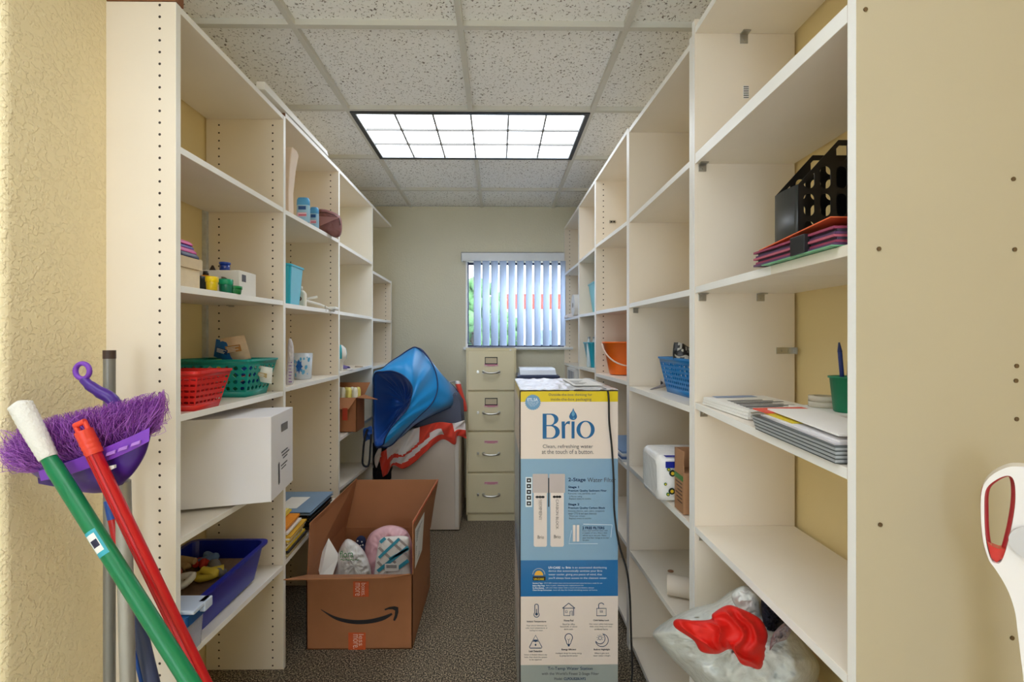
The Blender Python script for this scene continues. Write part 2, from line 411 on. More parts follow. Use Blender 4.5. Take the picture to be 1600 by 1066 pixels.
# vertical blind
vb = thing('vertical_blind', (0.15, FARY-0.05, wz0+0.01), 'white vertical blind with a plain valance hanging over the far window', 'blind')
a = MB(); a.box(wx0-0.035, 0.562, FARY-0.075, FARY-0.068, 2.022, 2.095); a.box(wx0-0.035, wx0-0.028, FARY-0.075, FARY, 2.022, 2.095); a.box(wx0-0.035, 0.562, FARY-0.075, FARY, 2.088, 2.095)
a.build('valance', mat('valance_white', (226, 232, 240), 0.4), vb, bevel=0.002)
M_SLAT = mat('blind_slat', (228, 234, 244), 0.5, var=0.01); M_SLAT.node_tree.nodes['Principled BSDF'].inputs['Transmission Weight'].default_value = 0.0
nt = NT(M_SLAT); tl = nt.add('ShaderNodeBsdfTranslucent'); tl.inputs[0].default_value = rgb((225, 235, 250)); ms = nt.add('ShaderNodeMixShader'); ms.inputs[0].default_value = 0.6
out = nt.n['Material Output']; nt.ln(nt.b.outputs[0], ms.inputs[1]); nt.ln(tl.outputs[0], ms.inputs[2]); nt.ln(ms.outputs[0], out.inputs[0])
for k in range(11):
    cx = Xp(705+(248+79.5*k)/5.92-5+4, FARY-0.03)+0.0; a = math.radians(46)
    s = MB(); n = 6; vs = []; fs = []
    for i in range(n+1):
        u = (i/n-0.5); wv = 0.088*u; bow = 0.006*(1-4*u*u)
        x = cx+wv*math.cos(a)+bow*math.sin(a); y = FARY-0.034+wv*math.sin(a)*0.75-bow*math.cos(a)
        vs += [(x, y, wz0+0.012), (x, y, 2.03)]
    for i in range(n): fs.append((2*i, 2*i+2, 2*i+3, 2*i+1))
    s.add(vs, fs, 0, True); s.build('slat', M_SLAT, vb, solid=0.0012)
# ceiling lights
def troffer(x0, x1, y0, y1, label):
    t = thing('ceiling_light', ((x0+x1)/2, (y0+y1)/2, CEIL-0.004), label, 'ceiling light', 'recessed ceiling lights')
    f = MB(); e = 0.02; z0, z1 = CEIL-0.005, CEIL+0.021
    f.box(x0, x1, y0, y0+e, z0, z1); f.box(x0, x1, y1-e, y1, z0, z1); f.box(x0, x0+e, y0+e, y1-e, z0, z1); f.box(x1-e, x1, y0+e, y1-e, z0, z1)
    f.build('frame', mat('black_light_frame', (26, 32, 40), 0.4), t)
    ax0, ax1, ay0, ay1 = x0+e+0.006, x1-e-0.006, y0+e+0.006, y1-e-0.006
    f = MB(); w = 0.006
    for (p, q, r, s) in ((x0+e, ax0, y0+e, y1-e), (ax1, x1-e, y0+e, y1-e), (ax0, ax1, y0+e, ay0), (ax0, ax1, ay1, y1-e)): f.box(p, q, r, s, CEIL-0.003, CEIL+0.01)
    f.build('inner_trim', mat('light_trim', (214, 222, 230), 0.3, metal=0.3), t)
    f = MB(); cw = (ax1-ax0)/6; ch = (ay1-ay0)/3
    for i in range(6):
        for j in range(3):
            cx, cy = ax0+(i+.5)*cw, ay0+(j+.5)*ch
            f.grid(lambda u, v: (cx+(u-.5)*(cw-0.003), cy+(v-.5)*(ch-0.003), CEIL+0.010-0.005*(1-(2*u-1)**2)*(1-(2*v-1)**2)), 6, 6)
    f.build('diffuser', mat_lens(LAMP), t)
    f = MB()
    for i in range(1, 6): f.box(ax0+i*cw-0.0045, ax0+i*cw+0.0045, ay0, ay1, CEIL-0.002, CEIL+0.009)
    for j in range(1, 3): f.box(ax0, ax1, ay0+j*ch-0.0045, ay0+j*ch+0.0045, CEIL-0.002, CEIL+0.009)
    f.build('cell_divider', mat('cell_divider_grey', (120, 118, 114), 0.5), t)
    return t
t0 = troffer(gx[4]-0.61-0.61+0.008+0.61, gx[4]+0.61-0.008, gy[8]+0.008, gy[9]-0.008, 'recessed ceiling light over the aisle between the shelves')
copy_tree(t0, (t0.location.x, gy[4]+0.305, CEIL-0.004), 0, 'added recessed ceiling light above and behind the camera')  # out of view, added for more brightness from behind the camera
copy_tree(t0, (t0.location.x-1.22, gy[4]+0.305, CEIL-0.004), 0, 'added recessed ceiling light behind the camera near the side wall')  # a further unseen light, added to lift the overall brightness
copy_tree(t0, (t0.location.x-0.3, gy[1]+0.305, CEIL-0.004), 0, 'added recessed ceiling light farthest behind the camera')  # another unseen light added to brighten the room

# ================================================ OUTSIDE THE WINDOW
OUT = FARY+0.2
MB().box(-14, 16, OUT, 40, -0.25, -0.2).build('ground', mat('asphalt', (150, 150, 150), 0.9, bump=0.2), kind='structure')
def building(x0, x1, y, h, fz0, fz1, label, wallc, fasc):
    t = thing('building', ((x0+x1)/2, y+2, -0.2), label, 'building')
    MB().box(x0, x1, y, y+4, -0.2, h).build('wall', mat(label[:12], wallc, 0.8), t)
    MB().box(x0-0.1, x1+0.1, y-0.25, y, fz0, fz1).build('fascia', mat(label[:10]+'f', fasc, 0.7), t)
    f = MB(); n = max(2, int((x1-x0)/1.6))
    for i in range(n): f.box(x0+(i+.25)*(x1-x0)/n, x0+(i+.75)*(x1-x0)/n, y-0.03, y, 0.6, 1.9)
    f.build('shopfront_window', mat('shop_glass', (120, 140, 160), 0.2), t)
building(-0.2, 3.0, 22, 2.9, 2.9, 3.6, 'low white building with a red fascia seen through the blind', (240, 240, 236), (232, 70, 50))
building(3.15, 6.5, 19, 3.3, 2.3, 3.5, 'building end with a tall orange red panel at the right of the window', (238, 236, 230), (235, 90, 62))
def tree(x, y, h, r, label):
    t = thing('tree', (x, y, -0.2), label, 'tree', 'trees outside the window')
    MB().tube([(x, y, -0.2), (x+0.1, y, h*0.4), (x, y, h*0.75)], [0.16, 0.12, 0.06], 8).build('trunk', mat('bark', (104, 88, 72), 0.9), t)
    m = MB(); random.seed(int(x*10)+5)
    for k in range(160):
        a = random.uniform(0, 2*PI); b = random.uniform(-1, 1); q = r*random.uniform(0.3, 1)
        c = Vector((x+q*math.cos(a)*math.sqrt(1-b*b), y+q*math.sin(a)*math.sqrt(1-b*b), h*0.72+q*b*1.1)); m.ball(c, random.uniform(0.12, 0.3)*r/1.2, 6, 4)
    m.build('crown', mat('foliage', (96, 142, 84), 0.8, var=0.15), t)
tree(-0.9, 15, 3.1, 1.1, 'leafy green tree at the left of the view through the blind')
tree(0.1, 17.5, 2.3, 0.8, 'small green tree in front of the white building outside')
tree(3.4, 17.2, 2.6, 0.9, 'green tree by the orange red panel outside')
def car(x, y, col, label, rz=0):
    t = thing('parked_car', (x, y, -0.2), label, 'car', 'cars parked outside')
    zb = -0.2; prof = [(-2.1, .35), (-2.05, .8), (-1.3, .92), (-0.8, 1.4), (0.7, 1.42), (1.35, .98), (2.05, .9), (2.15, .4)]
    MB().prism([(x+a, y-0.85, zb+b) for a, b in prof], (0, 1.7, 0)).build('body', mat('car_'+str(col[0]), col, 0.25, coat=0.5), t, bevel=0.06)
    gl = [(-1.05, .95), (-0.72, 1.32), (0.62, 1.34), (1.1, 1.0)]
    MB().prism([(x+a, y-0.87, zb+b) for a, b in gl], (0, 1.74, 0)).build('side_window', mat('car_glass', (40, 52, 66), 0.1), t)
    for sx in (-1.3, 1.3):
        for sy in (-0.78, 0.78): MB().tube([(x+sx, y+sy-0.1, zb+0.32), (x+sx, y+sy+0.1, zb+0.32)], 0.32, 18).build('wheel', mat('tyre', (30, 30, 32), 0.8), t)
car(1.2, 12.6, (56, 92, 140), 'dark blue car parked outside, low in the middle of the window')
car(6.2, 14.6, (225, 228, 232), 'white car parked outside at the right of the window')
car(-3.4, 13.4, (200, 204, 208), 'silver car parked outside at the left of the window')

# ================================================ SHELVING
LY = [Yx(275, AL), Yx(443, AL), Yx(529, AL), Yx(581.5, AL), Yx(611, AL)]
RY = [Yx(1338, AR), Yx(1085.5, AR), Yx(983, AR), Yx(931, AR), Yx(905, AR), Yx(881.5, AR)-0.0]
TP = 0.019
SURF = {}
def shelf_unit(tag, side, Y0, Y1, depth, top0, top1, shelves, label, panels='both', holes=(True, True), mid=None, white=False, toph=None, edge_split=None, matp=None, tan=False):
    """side -1 left / +1 right; Y0 near outer face, Y1 far outer face; heights are relative to eye level"""
    ax = AL if side < 0 else AR; bx = ax+side*depth
    t = thing('shelving_unit', (ax, (Y0+Y1)/2, 0), label, 'shelving unit', 'open white shelving units along the aisle')
    plain = M_PANELW if white else M_PANEL
    def panel(y0, y1, ztop, hol, tn=False):
        m = MB(); x0, x1 = min(ax, bx), max(ax, bx)
        front = 5 if side > 0 else 3
        mi = [0]*6; mi[front] = 1
        if tn: mi[2] = 2
        m.box(x0, x1, y0, y1, 0, ztop, mi)
        o = m.build('side_panel', [M_PANELH if hol else plain, M_EDGE, mat('tan_laminate', (184, 173, 150), .45, var=.02, vscale=3)], t, bevel=0.0006, seg=1); return o
    ys = []
    if panels in ('both', 'near'): panel(Y0, Y0+TP, CH+top0, holes[0], tan); ys.append(Y0+TP)
    else: ys.append(Y0)
    if mid: panel(mid, mid+TP, CH+lerp(top0, top1, 0.5), True)
    if panels in ('both', 'far'): panel(Y1-TP, Y1, CH+top1, holes[1]); ye = Y1-TP
    else: ye = Y1
    def board(name, y0, y1, h0, h1, th=TP, inset=0.001, d=None, split=None):
        m = MB(); xa = ax-side*(-inset); xb = ax+side*(d or depth-0.004)
        a, b, c_, e = (xa, y0), (xb, y0), (xb, y1), (xa, y1)
        pts = [(a[0], a[1], CH+h0-th), (b[0], b[1], CH+h0-th), (c_[0], c_[1], CH+h1-th), (e[0], e[1], CH+h1-th),
               (a[0], a[1], CH+h0), (b[0], b[1], CH+h0), (c_[0], c_[1], CH+h1), (e[0], e[1], CH+h1)]
        mi = [0, 0, 2, 0, 2, 1]
        if split:
            ysx = split; hs = lerp(h0, h1, (ysx-y0)/(y1-y0))
            pm = [(xa, ysx, CH+hs-th), (xb, ysx, CH+hs-th), (xb, ysx, CH+hs), (xa, ysx, CH+hs)]
            m.hexa([pts[0], pts[1], pm[1], pm[0], pts[4], pts[5], pm[2], pm[3]], [0, 0, 0, 0, 0, 0])
            m.hexa([pm[0], pm[1], pts[2], pts[3], pm[3], pm[2], pts[6], pts[7]], [0, 0, 0, 0, 0, 1])
        else: m.hexa(pts, mi)
        return m.build(name, [M_SHELF, M_EDGE, M_RAW], t, bevel=0.0006, seg=1)
    SURF[tag] = {}
    for nm, sp in shelves.items():
        y0, y1 = sp.get('y', (ys[0], ye)); th = sp.get('th', TP)
        board('top_board' if nm == 'top' else 'shelf', y0+0.0006, y1-0.0006, sp['h'][0], sp['h'][1], th, d=sp.get('d'), split=sp.get('split'))
        SURF[tag][nm] = (y0, y1, sp['h'][0], sp['h'][1])
    return t
def sz(tag, k, Y):
    y0, y1, a, b = SURF[tag][k]; return CH+lerp(a, b, (Y-y0)/(y1-y0))+0.0005
DL = 0.314
def S(a, b, **k): d = dict(h=(a, b)); d.update(k); return d
uL1 = shelf_unit('L1', -1, LY[0], LY[1]+TP, DL, 0.925, 0.927,
    {'top': S(0.925, 0.927), 1: S(0.539, 0.547), 2: S(0.155, 0.167), 3: S(-0.202, -0.203), 4: S(-0.543, -0.556), 5: S(-0.885, -0.913)},
    'nearest white shelving unit on the left, holding the teal and red baskets')
L2n, L2f = LY[1]+TP, LY[2]+TP
uL2 = shelf_unit('L2', -1, L2n, L2f, DL, 0.945, 0.955,
    {'top': S(0.945, 0.955), 1: S(0.545, 0.562), 2: S(0.159, 0.169), 3: S(-0.189, -0.184), 4: S(-0.905, -0.86)},
    'second white shelving unit on the left, with the deodorants, turquoise bin and snowflake tub', panels='far')
uL3 = shelf_unit('L3', -1, L2f, LY[3]+TP, DL, 0.955, 0.96,
    {'top': S(0.955, 0.96, y=(L2f, LY[4]+TP)), 1: S(0.553, 0.555), 2: S(0.168, 0.173), 3: S(-0.172, -0.162), 4: S(-0.534, -0.52), 5: S(-0.81, -0.84)},
    'third white shelving unit on the left, holding a small carton of yellow bottles', panels='far', holes=(False, False), white=True)
uL4 = shelf_unit('L4', -1, LY[3]+TP, LY[4]+TP, DL, 0.50, 0.497,
    {'top': S(0.498, 0.496), 1: S(0.165, 0.172), 2: S(-0.175, -0.17), 3: S(-0.53, -0.53), 4: S(-0.87, -0.87)},
    'low farthest white shelving unit on the left, beside the blue play tent', panels='far', white=True)
DR = 0.292
uR1 = shelf_unit('R1', 1, RY[0], RY[1]+TP, DR, 0.935, 0.935,
    {'top': S(0.915, 0.912), 1: S(0.552, 0.545, th=0.030), 2: S(0.159, 0.159, split=Yx(1204, AR)), 3: S(-0.2066, -0.1755), 4: S(-0.544, -0.534), 5: S(-0.915, -0.905), 6: S(-1.28, -1.28)},
    'nearest white shelving unit on the right, holding the black magazine file', holes=(False, False), tan=True)
R2n = RY[1]+TP
uR2 = shelf_unit('R2', 1, R2n, RY[2]+TP, DR, 0.90, 0.93,
    {'top': S(0.887, 0.928), 1: S(0.5386, 0.536), 2: S(0.156, 0.166), 3: S(-0.192, -0.193), 4: S(-0.5405, -0.54), 5: S(-0.875, -0.905), 6: S(-1.286, -1.286)},
    'second white shelving unit on the right, holding the blue basket and the tissue packs', holes=(False, False))
uR3 = shelf_unit('R3', 1, RY[2]+TP, RY[3]+TP, DR, 0.94, 0.955,
    {'top': S(0.94, 0.955), 1: S(0.535, 0.565), 2: S(0.160, 0.178), 3: S(-0.174, -0.184), 4: S(-0.55, -0.56), 5: S(-0.895, -0.9), 6: S(-1.25, -1.26)},
    'third white shelving unit on the right, holding the orange bucket', holes=(False, True))
uR4 = shelf_unit('R4', 1, RY[3]+TP, RY[4]+TP, DR, 0.955, 0.965,
    {'top': S(0.955, 0.965), 1: S(0.558, 0.57), 2: S(0.176, 0.19), 3: S(-0.165, -0.175), 4: S(-0.55, -0.55), 5: S(-0.9, -0.9), 6: S(-1.26, -1.26)},
    'fourth white shelving unit on the right, holding two turquoise bins', holes=(True, False))
uR5 = shelf_unit('R5', 1, RY[4]+TP, FARY-0.004, DR, 0.965, 0.98,
    {'top': S(0.965, 0.98), 1: S(0.565, 0.585), 2: S(0.185, 0.2), 3: S(-0.18, -0.18), 4: S(-0.55, -0.55), 5: S(-0.9, -0.9)},
    'farthest white shelving unit on the right, against the window wall with a paper roll', holes=(False, True), white=True)
# raw wood cap and boards lying on top of the left units
MB().box(AL-DL, AL+0.001, LY[0]+0.0, LY[0]+0.03, CH+0.927, CH+0.952).build('spare_board', M_RAW, bevel=0.001, label='raw brown particle board offcut lying on top of the nearest left shelving unit', cat='board')
m = MB(); ya, yb = Yx(413, AL), Yx(513, AL)
m.hexa([(AL-0.03, ya, CH+0.9465), (AL+0.002, ya, CH+0.9465), (AL+0.002, yb, CH+0.9575), (AL-0.03, yb, CH+0.9575), (AL-0.03, ya, CH+0.976), (AL+0.002, ya, CH+0.976), (AL+0.002, yb-0.02, CH+0.976), (AL-0.03, yb-0.02, CH+0.976)], [1, 1, 1, 0, 1, 1])
m.build('spare_board', [M_EDGE, M_EDGE], bevel=0.001, label='long white board lying on top of the second left shelving unit', cat='board')
# small metal parts on units
def bracket(u, x, y, z, s=0.022, side=1):
    m = MB(); m.box(x-0.011, x+0.011, y-0.003, y-0.0006, z-s, z); m.box(x-0.011, x+0.011, y-0.02, y-0.0006, z-0.003, z); m.tube([(x, y-0.003, z-s*.6), (x, y-0.006, z-s*.6)], 0.003, 8)
    m.build('shelf_bracket', M_STEEL, u, bevel=0.0005)
yR1 = RY[1]
for px, k in ((1097, 1), (1097, 2), (1188, 2), (1099, 3), (1098, 4)):
    bracket(uR1, Xp(px, yR1), yR1, sz('R1', k, yR1)-(0.030 if k == 1 else TP)-0.001)
bracket(uR1, Xp(1162, yR1), yR1, CH+0.912-TP-0.001, 0.028)
bracket(uR2, Xp(993, RY[2]), RY[2], sz('R2', 3-1, RY[2])-TP-0.001)
bracket(uL1, Xp(362, LY[1]), LY[1], sz('L1', 2, LY[1])-TP-0.001, 0.006)
m = MB(); a = P(1213, 543, yR1); b = P(1240, 553, yR1); m.box(a.x, b.x-0.003, yR1-0.003, yR1-0.0003, b.z, a.z); m.box(b.x-0.003, b.x, yR1-0.02, yR1-0.0003, b.z, a.z)
for q in (1222, 1232): c = P(q, 548, yR1); m.tube([(c.x, yR1-0.003, c.z), (c.x, yR1-0.005, c.z)], 0.004, 8)
m.build('mending_plate', M_STEEL, uR1)
# barcode sticker on the near right partition
m = MB(); a = P(1161, 134, yR1); b = P(1170, 154, yR1); m.box(a.x, b.x, yR1-0.001, yR1-0.0002, b.z, a.z, 0)
for k in range(7): m.box(a.x+0.001, b.x-0.001, yR1-0.0014, yR1-0.001, lerp(b.z, a.z, (k+.2)/7), lerp(b.z, a.z, (k+.6)/7), 1)
m.build('barcode_sticker', [M_PAPER, M_BLACK], uR1)
# screws on the outer face of the nearest right panel
for px, py in ((1352, 15), (1373, 389), (1375, 820), (1583, 280), (1585, 390), (1588, 572), (1587, 595), (1588, 655), (1581, 997)):
    c = P(px, py, RY[0]); MB().lathe((0, 0, 0), [(0.0032, 0), (0.0028, 0.0012), (0.001, 0.0016)], 10).v
    s = MB(); s.tube([(c.x, RY[0]+0.001, c.z), (c.x, RY[0]-0.0012, c.z)], 0.0036, 10); s.build('screw', mat('old_screw', (110, 92, 72), 0.4, metal=0.7), uR1)
# slotted steel wall standard behind the nearest left bay
ws = thing('wall_standard', (XL+0.008, LY[1]-0.06, 1.2), 'slotted steel shelf standard on the wall behind the nearest left shelving unit', 'wall standard')
yw = Yx(323, XL+0.012); MB().box(XL+0.0005, XL+0.016, yw-0.012, yw+0.012, 1.27, 1.98).build('channel', mat('zinc_strip', (206, 210, 214), .45, metal=.2, var=.15, vscale=50), ws)
m = MB(); m.box(XL+0.016, XL+0.15, yw-0.003, yw+0.003, 1.215, 1.235); m.box(XL+0.016, XL+0.022, yw-0.006, yw+0.006, 1.2, 1.27); m.build('bracket_arm', M_DARKM, ws)
# ================================================ LEANING POLES, BROOM, DUSTPAN
M_GREEN = mat('green_tube', (8, 122, 74), 0.35, var=0.04, vscale=20); M_RED = mat('red_plastic', (196, 16, 24), 0.35)
M_GREYT = mat('grey_metal_tube', (140, 138, 132), 0.4, metal=0.3); M_PURP = mat('purple_plastic', (66, 22, 132), 0.35); M_PURPL = mat('light_purple_plastic', (124, 62, 184), 0.4)
def floorpt(a, b):
    t = a.z/(a.z-b.z); return a+(b-a)*t
def pole_ext(a, b, zf=0.03):
    t = (a.z-zf)/(a.z-b.z); return a+(b-a)*t
# green pole
a = P(30, 630, 0.925); a2 = P(76, 716, 0.918); b = P(306, 1072, 0.86); e = pole_ext(a, b)
gp = thing('mop_pole', (e.x, e.y, 0), 'green mop pole with a white ribbed grip leaning across the others', 'mop')
MB().tube([a2, a2+(e-a2)*0.02, e], [0.0125, 0.0145, 0.0145], 16).build('tube', M_GREEN, gp)
d = (a2-a).normalized(); m = MB(); L = (a2-a).length; pts = []; rs = []
for k in range(25):
    t = k/24; pts.append(a+d*L*t); rs.append((0.0115 if k in (0,) else 0.0185+0.001*math.sin(t*PI))*(1 if k > 0 else 1)+(0.0008 if k % 2 else 0)-0.004*t)
pts.insert(0, a-d*0.004); rs.insert(0, 0.004); m.tube(pts, rs, 20)
m.build('grip', mat('white_rubber', (232, 230, 224), 0.55, bump=0.4, bscale=180), gp)
def on_pole(p0, p1, t0, t1, r, ang0, ang1, n=8):
    """a curved patch wrapped round the camera-facing side of a tube"""
    d = (p1-p0).normalized(); toc = Vector((0, -1, 0)); toc = (toc-d*toc.dot(d)).normalized(); w = d.cross(toc); lo = []
    vs = []
    for i in range(n+1):
        q = lerp(ang0, ang1, i/n)
        for t in (t0, t1): vs.append(p0+(p1-p0)*t+(toc*math.cos(q)+w*math.sin(q))*r)
    return vs, [(2*i, 2*i+2, 2*i+3, 2*i+1) for i in range(n)]
v, f = on_pole(a2, e, 0.125, 0.165, 0.0149, -0.9, 0.9); m = MB(); m.add(v, f, 0, True)
v, f = on_pole(a2, e, 0.130, 0.158, 0.0151, -0.6, 0.5); m.add(v, f, 1, True)
v, f = on_pole(a2, e, 0.139, 0.150, 0.0153, -0.5, 0.3); m.add(v, f, 2, True)
m.build('sticker', [mat('sticker_cyan', (60, 170, 190), 0.5), M_PAPER, mat('sticker_ink', (44, 44, 70), 0.6)], gp)
MB().box(e.x-0.11, e.x+0.11, e.y-0.02, e.y+0.02, 0.0, 0.035).build('mop_block', M_WHITE, gp, bevel=0.008)
# red pole
a = P(126, 664, 0.925); a2 = P(146, 708, 0.926); b = P(322, 1072, 0.935); e = pole_ext(a, b)
rp = thing('broom_pole', (e.x, e.y, 0), 'red pole with an orange red grip and hanging hole, beside the green pole', 'broom')
MB().tube([a2, e], 0.0125, 14).build('tube', M_RED, rp)
d = (e-a2).normalized(); toc = Vector((0, -1, 0)); toc = (toc-d*toc.dot(d)).normalized(); w_ = d.cross(toc); m = MB()
for q in (-0.5, 0.1, 0.7):
    o_ = (toc*math.cos(q)+w_*math.sin(q))*0.0125; m.tube([a2+o_, e+o_], 0.0012, 5)
m.build('rib', mat('red_plastic_dark', (170, 22, 30), 0.4), rp)
m = MB(); L = (a2-a).length; pts = []; rs = []
for k in range(21):
    t = k/20; pts.append(a+d*L*t*1.05); rs.append(0.0155-0.001*t+(0.0011 if (k % 3 == 0 and t > 0.45) else 0))
m.tube(pts[4:], rs[4:], 18)
t_ = w_; pl = [a+d*0.016+t_*0.013, a+d*0.004+t_*0.014, a-d*0.004+t_*0.012, a-d*0.004-t_*0.012, a+d*0.004-t_*0.014, a+d*0.016-t_*0.013]
for sgn in (-1, 1): m.tube([a+d*0.016+t_*0.010*sgn, a-d*0.003+t_*0.010*sgn], 0.0045, 8)
m.tube([a-d*0.003-t_*0.011, a-d*0.003+t_*0.011], 0.0055, 8)
m.build('grip', mat('orange_red_plastic', (228, 66, 44), 0.4), rp)
MB().box(e.x-0.14, e.x+0.14, e.y-0.02, e.y+0.02, 0.0, 0.05).build('broom_block', M_RED, rp, bevel=0.008)
# thin grey pole standing against the wall end
a = P(171, 560, 1.16); gpz = thing('grey_pole', (a.x, 1.16, 0), 'thin grey metal pole standing upright beside the wall edge, dark cap on top', 'pole')
MB().tube([(a.x, 1.16, 0.01), a], 0.0125, 14).build('tube', M_GREYT, gpz)
MB().tube([a-Vector((0, 0, .001)), a+Vector((0, 0, 0.02))], 0.0132, 14).build('cap', mat('brown_black_cap', (70, 52, 44), 0.5), gpz)
# upside-down purple broom on its silver handle
hd = P(176, 742, 1.02); hb = thing('broom', (P(193, 900, 1.04).x, 1.04, 0), 'purple broom standing upside down with shaggy bristles up and a silver handle', 'broom')
ft = P(200, 1066, 1.05); ft = pole_ext(P(192, 752, 1.02), ft, 0.0)
MB().tube([P(192, 752, 1.02), ft+Vector((0, 0, 0.001))], 0.0148, 16).build('handle', mat('silver_tube', (176, 174, 168), 0.35, metal=0.4), hb)
m = MB(); m.loft([[P(x, y, Y) for x, y, Y in l] for l in (
    [(58, 742, 1.0), (58, 742, 1.04), (60, 756, 1.04), (60, 756, 1.0)], [(120, 728, 0.99), (120, 728, 1.05), (122, 768, 1.04), (122, 768, 1.0)],
    [(190, 700, 0.99), (190, 700, 1.05), (192, 758, 1.04), (192, 758, 1.0)], [(232, 676, 1.0), (232, 676, 1.04), (230, 690, 1.04), (230, 690, 1.0)])], smooth=False)
m.build('broom_head', mat('dark_purple', (58, 28, 110), 0.4), hb, bevel=0.003)
random.seed(4); m = MB(); m2 = MB()
for k in range(3400):
    u = random.random(); bx = lerp(62, 234, u); by = lerp(738, 678, u); Yb_ = random.uniform(0.962, 0.988)
    p0 = P(bx, by, Yb_)
    tx = lerp(0, 256, min(1, max(0, u*1.04+random.uniform(-.10, .10)))); topy = lerp(672, 612, tx/256)+random.uniform(-4, 28)+(22 if tx < 25 else 0)
    if u < 0.1 and random.random() < .6: tx = random.uniform(-2, 40); topy = random.uniform(670, 728)
    if u > 0.93 and random.random() < .5: tx = random.uniform(236, 256); topy = random.uniform(612, 668)
    p3 = P(tx, topy, min(.992, max(0.94, Yb_+random.uniform(-.03, .02))))
    w1 = Vector([random.uniform(-1, 1)*0.013 for _ in range(3)]); w2 = Vector([random.uniform(-1, 1)*0.016 for _ in range(3)])
    pts = smooth_open([p0, p0.lerp(p3, .35)+w1, p0.lerp(p3, .7)+w2, p3], 6)
    (m if random.random() < .5 else m2).tube(pts, [0.0005]*6+[0.0003], 3, caps=False)
m.sm = [False]*len(m.sm)
m.build('bristles', mat('bristle_purple', (132, 56, 160), 0.5), hb, kind='stuff'); m2.build('bristles', mat('bristle_lilac', (186, 112, 212), 0.5), hb, kind='stuff')
# dustpan clipped in front of the head
dp = thing('dustpan', (P(150, 770, 0.985).x, 0.985, P(150, 772, 0.985).z), 'purple dustpan with a ring handle, clipped over the upside down broom', 'dustpan')
def pan(px, py, d): return P(px, py, 0.965+d)
out = [(46, 730), (62, 748), (90, 752), (120, 767), (150, 771), (175, 766), (203, 746), (222, 720), (232, 696), (235, 668), (200, 684), (150, 702), (100, 718)]
b0 = smooth_closed([Vector(p) for p in out], 64); cc = sum(b0, Vector((0, 0)))/64; lo = []
for r, dd in ((1, 0.02), (1.0, 0.012), (0.96, 0.004), (0.8, -0.008), (0.5, -0.015), (0.1, -0.017)): lo.append([pan(*(cc+(p-cc)*r), dd) for p in b0])
MB().loft(lo).build('pan', M_PURP, dp)
m = MB(); up = [(60, 736), (105, 722), (150, 705), (200, 684), (234, 668)]; dn = [(64, 752), (108, 742), (152, 727), (202, 706), (233, 690)]
uo = smooth_open([Vector(p) for p in up], 20); do = smooth_open([Vector(p) for p in dn], 20)
lo = [[pan(*p, -0.022), pan(*q, -0.024), pan(*q, -0.012), pan(*p, -0.010)] for p, q in zip(uo, do)]
m.loft(lo, smooth=False); m.build('lip', M_PURPL, dp, bevel=0.001)
for (x, y) in ((172, 709), (191, 702), (211, 694)):
    m = MB(); q = [P(x-8, y+5, 0.937), P(x-6, y-1, 0.937), P(x+8, y-6, 0.937), P(x+7, y, 0.937)]; m.prism(q, (0, 0.004, 0)); m.build('slot_rib', mat('pale_purple', (170, 120, 210), 0.4), dp, bevel=0.001)
m = MB(); m.prism([P(165, 730, 0.936), P(178, 727, 0.936), P(178, 732, 0.936), P(170, 736, 0.936)], (0, 0.006, 0)); m.build('clip', M_WHITE, dp)
ring = [P(129+11*math.cos(a), 580+12*math.sin(a), 1.03) for a in [2*PI*k/20 for k in range(20)]]
MB().tube(ring, 0.0052, 10, closed=True).build('hanging_ring', M_PURPL, dp)
hp = [P(x, y, Y) for x, y, Y in ((131, 593, 1.03), (141, 603, 1.03), (158, 614, 1.035), (176, 626, 1.04), (190, 660, 1.045))]
MB().tube(smooth_open(hp, 12), [0.009]*3+[0.011]*3+[0.013]*7, 12).build('handle', mat('mid_purple', (76, 36, 140), 0.35), dp)
# navy and red pole behind the silver handle
a = P(170, 782, 1.10); b = P(238, 1068, 1.10); e = pole_ext(a, b)
mp = thing('mop_pole', (e.x, e.y, 0), 'slim navy blue mop pole with a red and blue top behind the silver handle', 'mop')
k1 = a.lerp(b, 0.10); k2 = a.lerp(b, 0.42)
MB().tube([a, k1], [0.010, 0.011], 12).build('cap', mat('bright_blue_plastic', (30, 84, 176), 0.4), mp)
MB().tube([k1, k2], [0.0105, 0.013], 12).build('collar', M_RED, mp); MB().tube([k2, e], [0.014, 0.016], 14).build('tube', mat('navy_tube', (62, 72, 106), 0.4), mp)
q = Vector((-0.019, -0.004, 0)); MB().tube([k2+q, e+q], [0.004, 0.009], 10).build('stripe', mat('bright_blue_plastic', (30, 84, 176), 0.4), mp)

# ================================================ FILING CABINET
FX0, FX1, FY0, FY1, FZ = P(728.5, 600, 3.446).x, P(806.5, 600, 3.446).x, 3.446, 3.93, P(760, 544, 3.446).z
fc = thing('filing_cabinet', ((FX0+FX1)/2, FY0, 0), 'beige four drawer filing cabinet below the window', 'filing cabinet')
M_FILE = mat('file_beige', (220, 208, 172), 0.45, var=0.02); M_FILE2 = mat('file_beige_drawer', (226, 214, 178), 0.42, var=0.02)
m = MB(); m.box(FX0, FX1, FY0+0.012, FY1, 0, FZ); m.box(FX0-0.003, FX1+0.003, FY0-0.002, FY1+0.002, FZ-0.02, FZ); m.box(FX0, FX0+0.012, FY0, FY0+0.012, 0, FZ); m.box(FX1-0.012, FX1, FY0, FY0+0.012, 0, FZ); m.box(FX0, FX1, FY0, FY0+0.012, 0, 0.05)
m.build('body', M_FILE, fc, bevel=0.002)
def FP(px, py): return P(px, py, FY0)
rows = [(548, 610), (612, 673), (675, 737), (739, 801)]
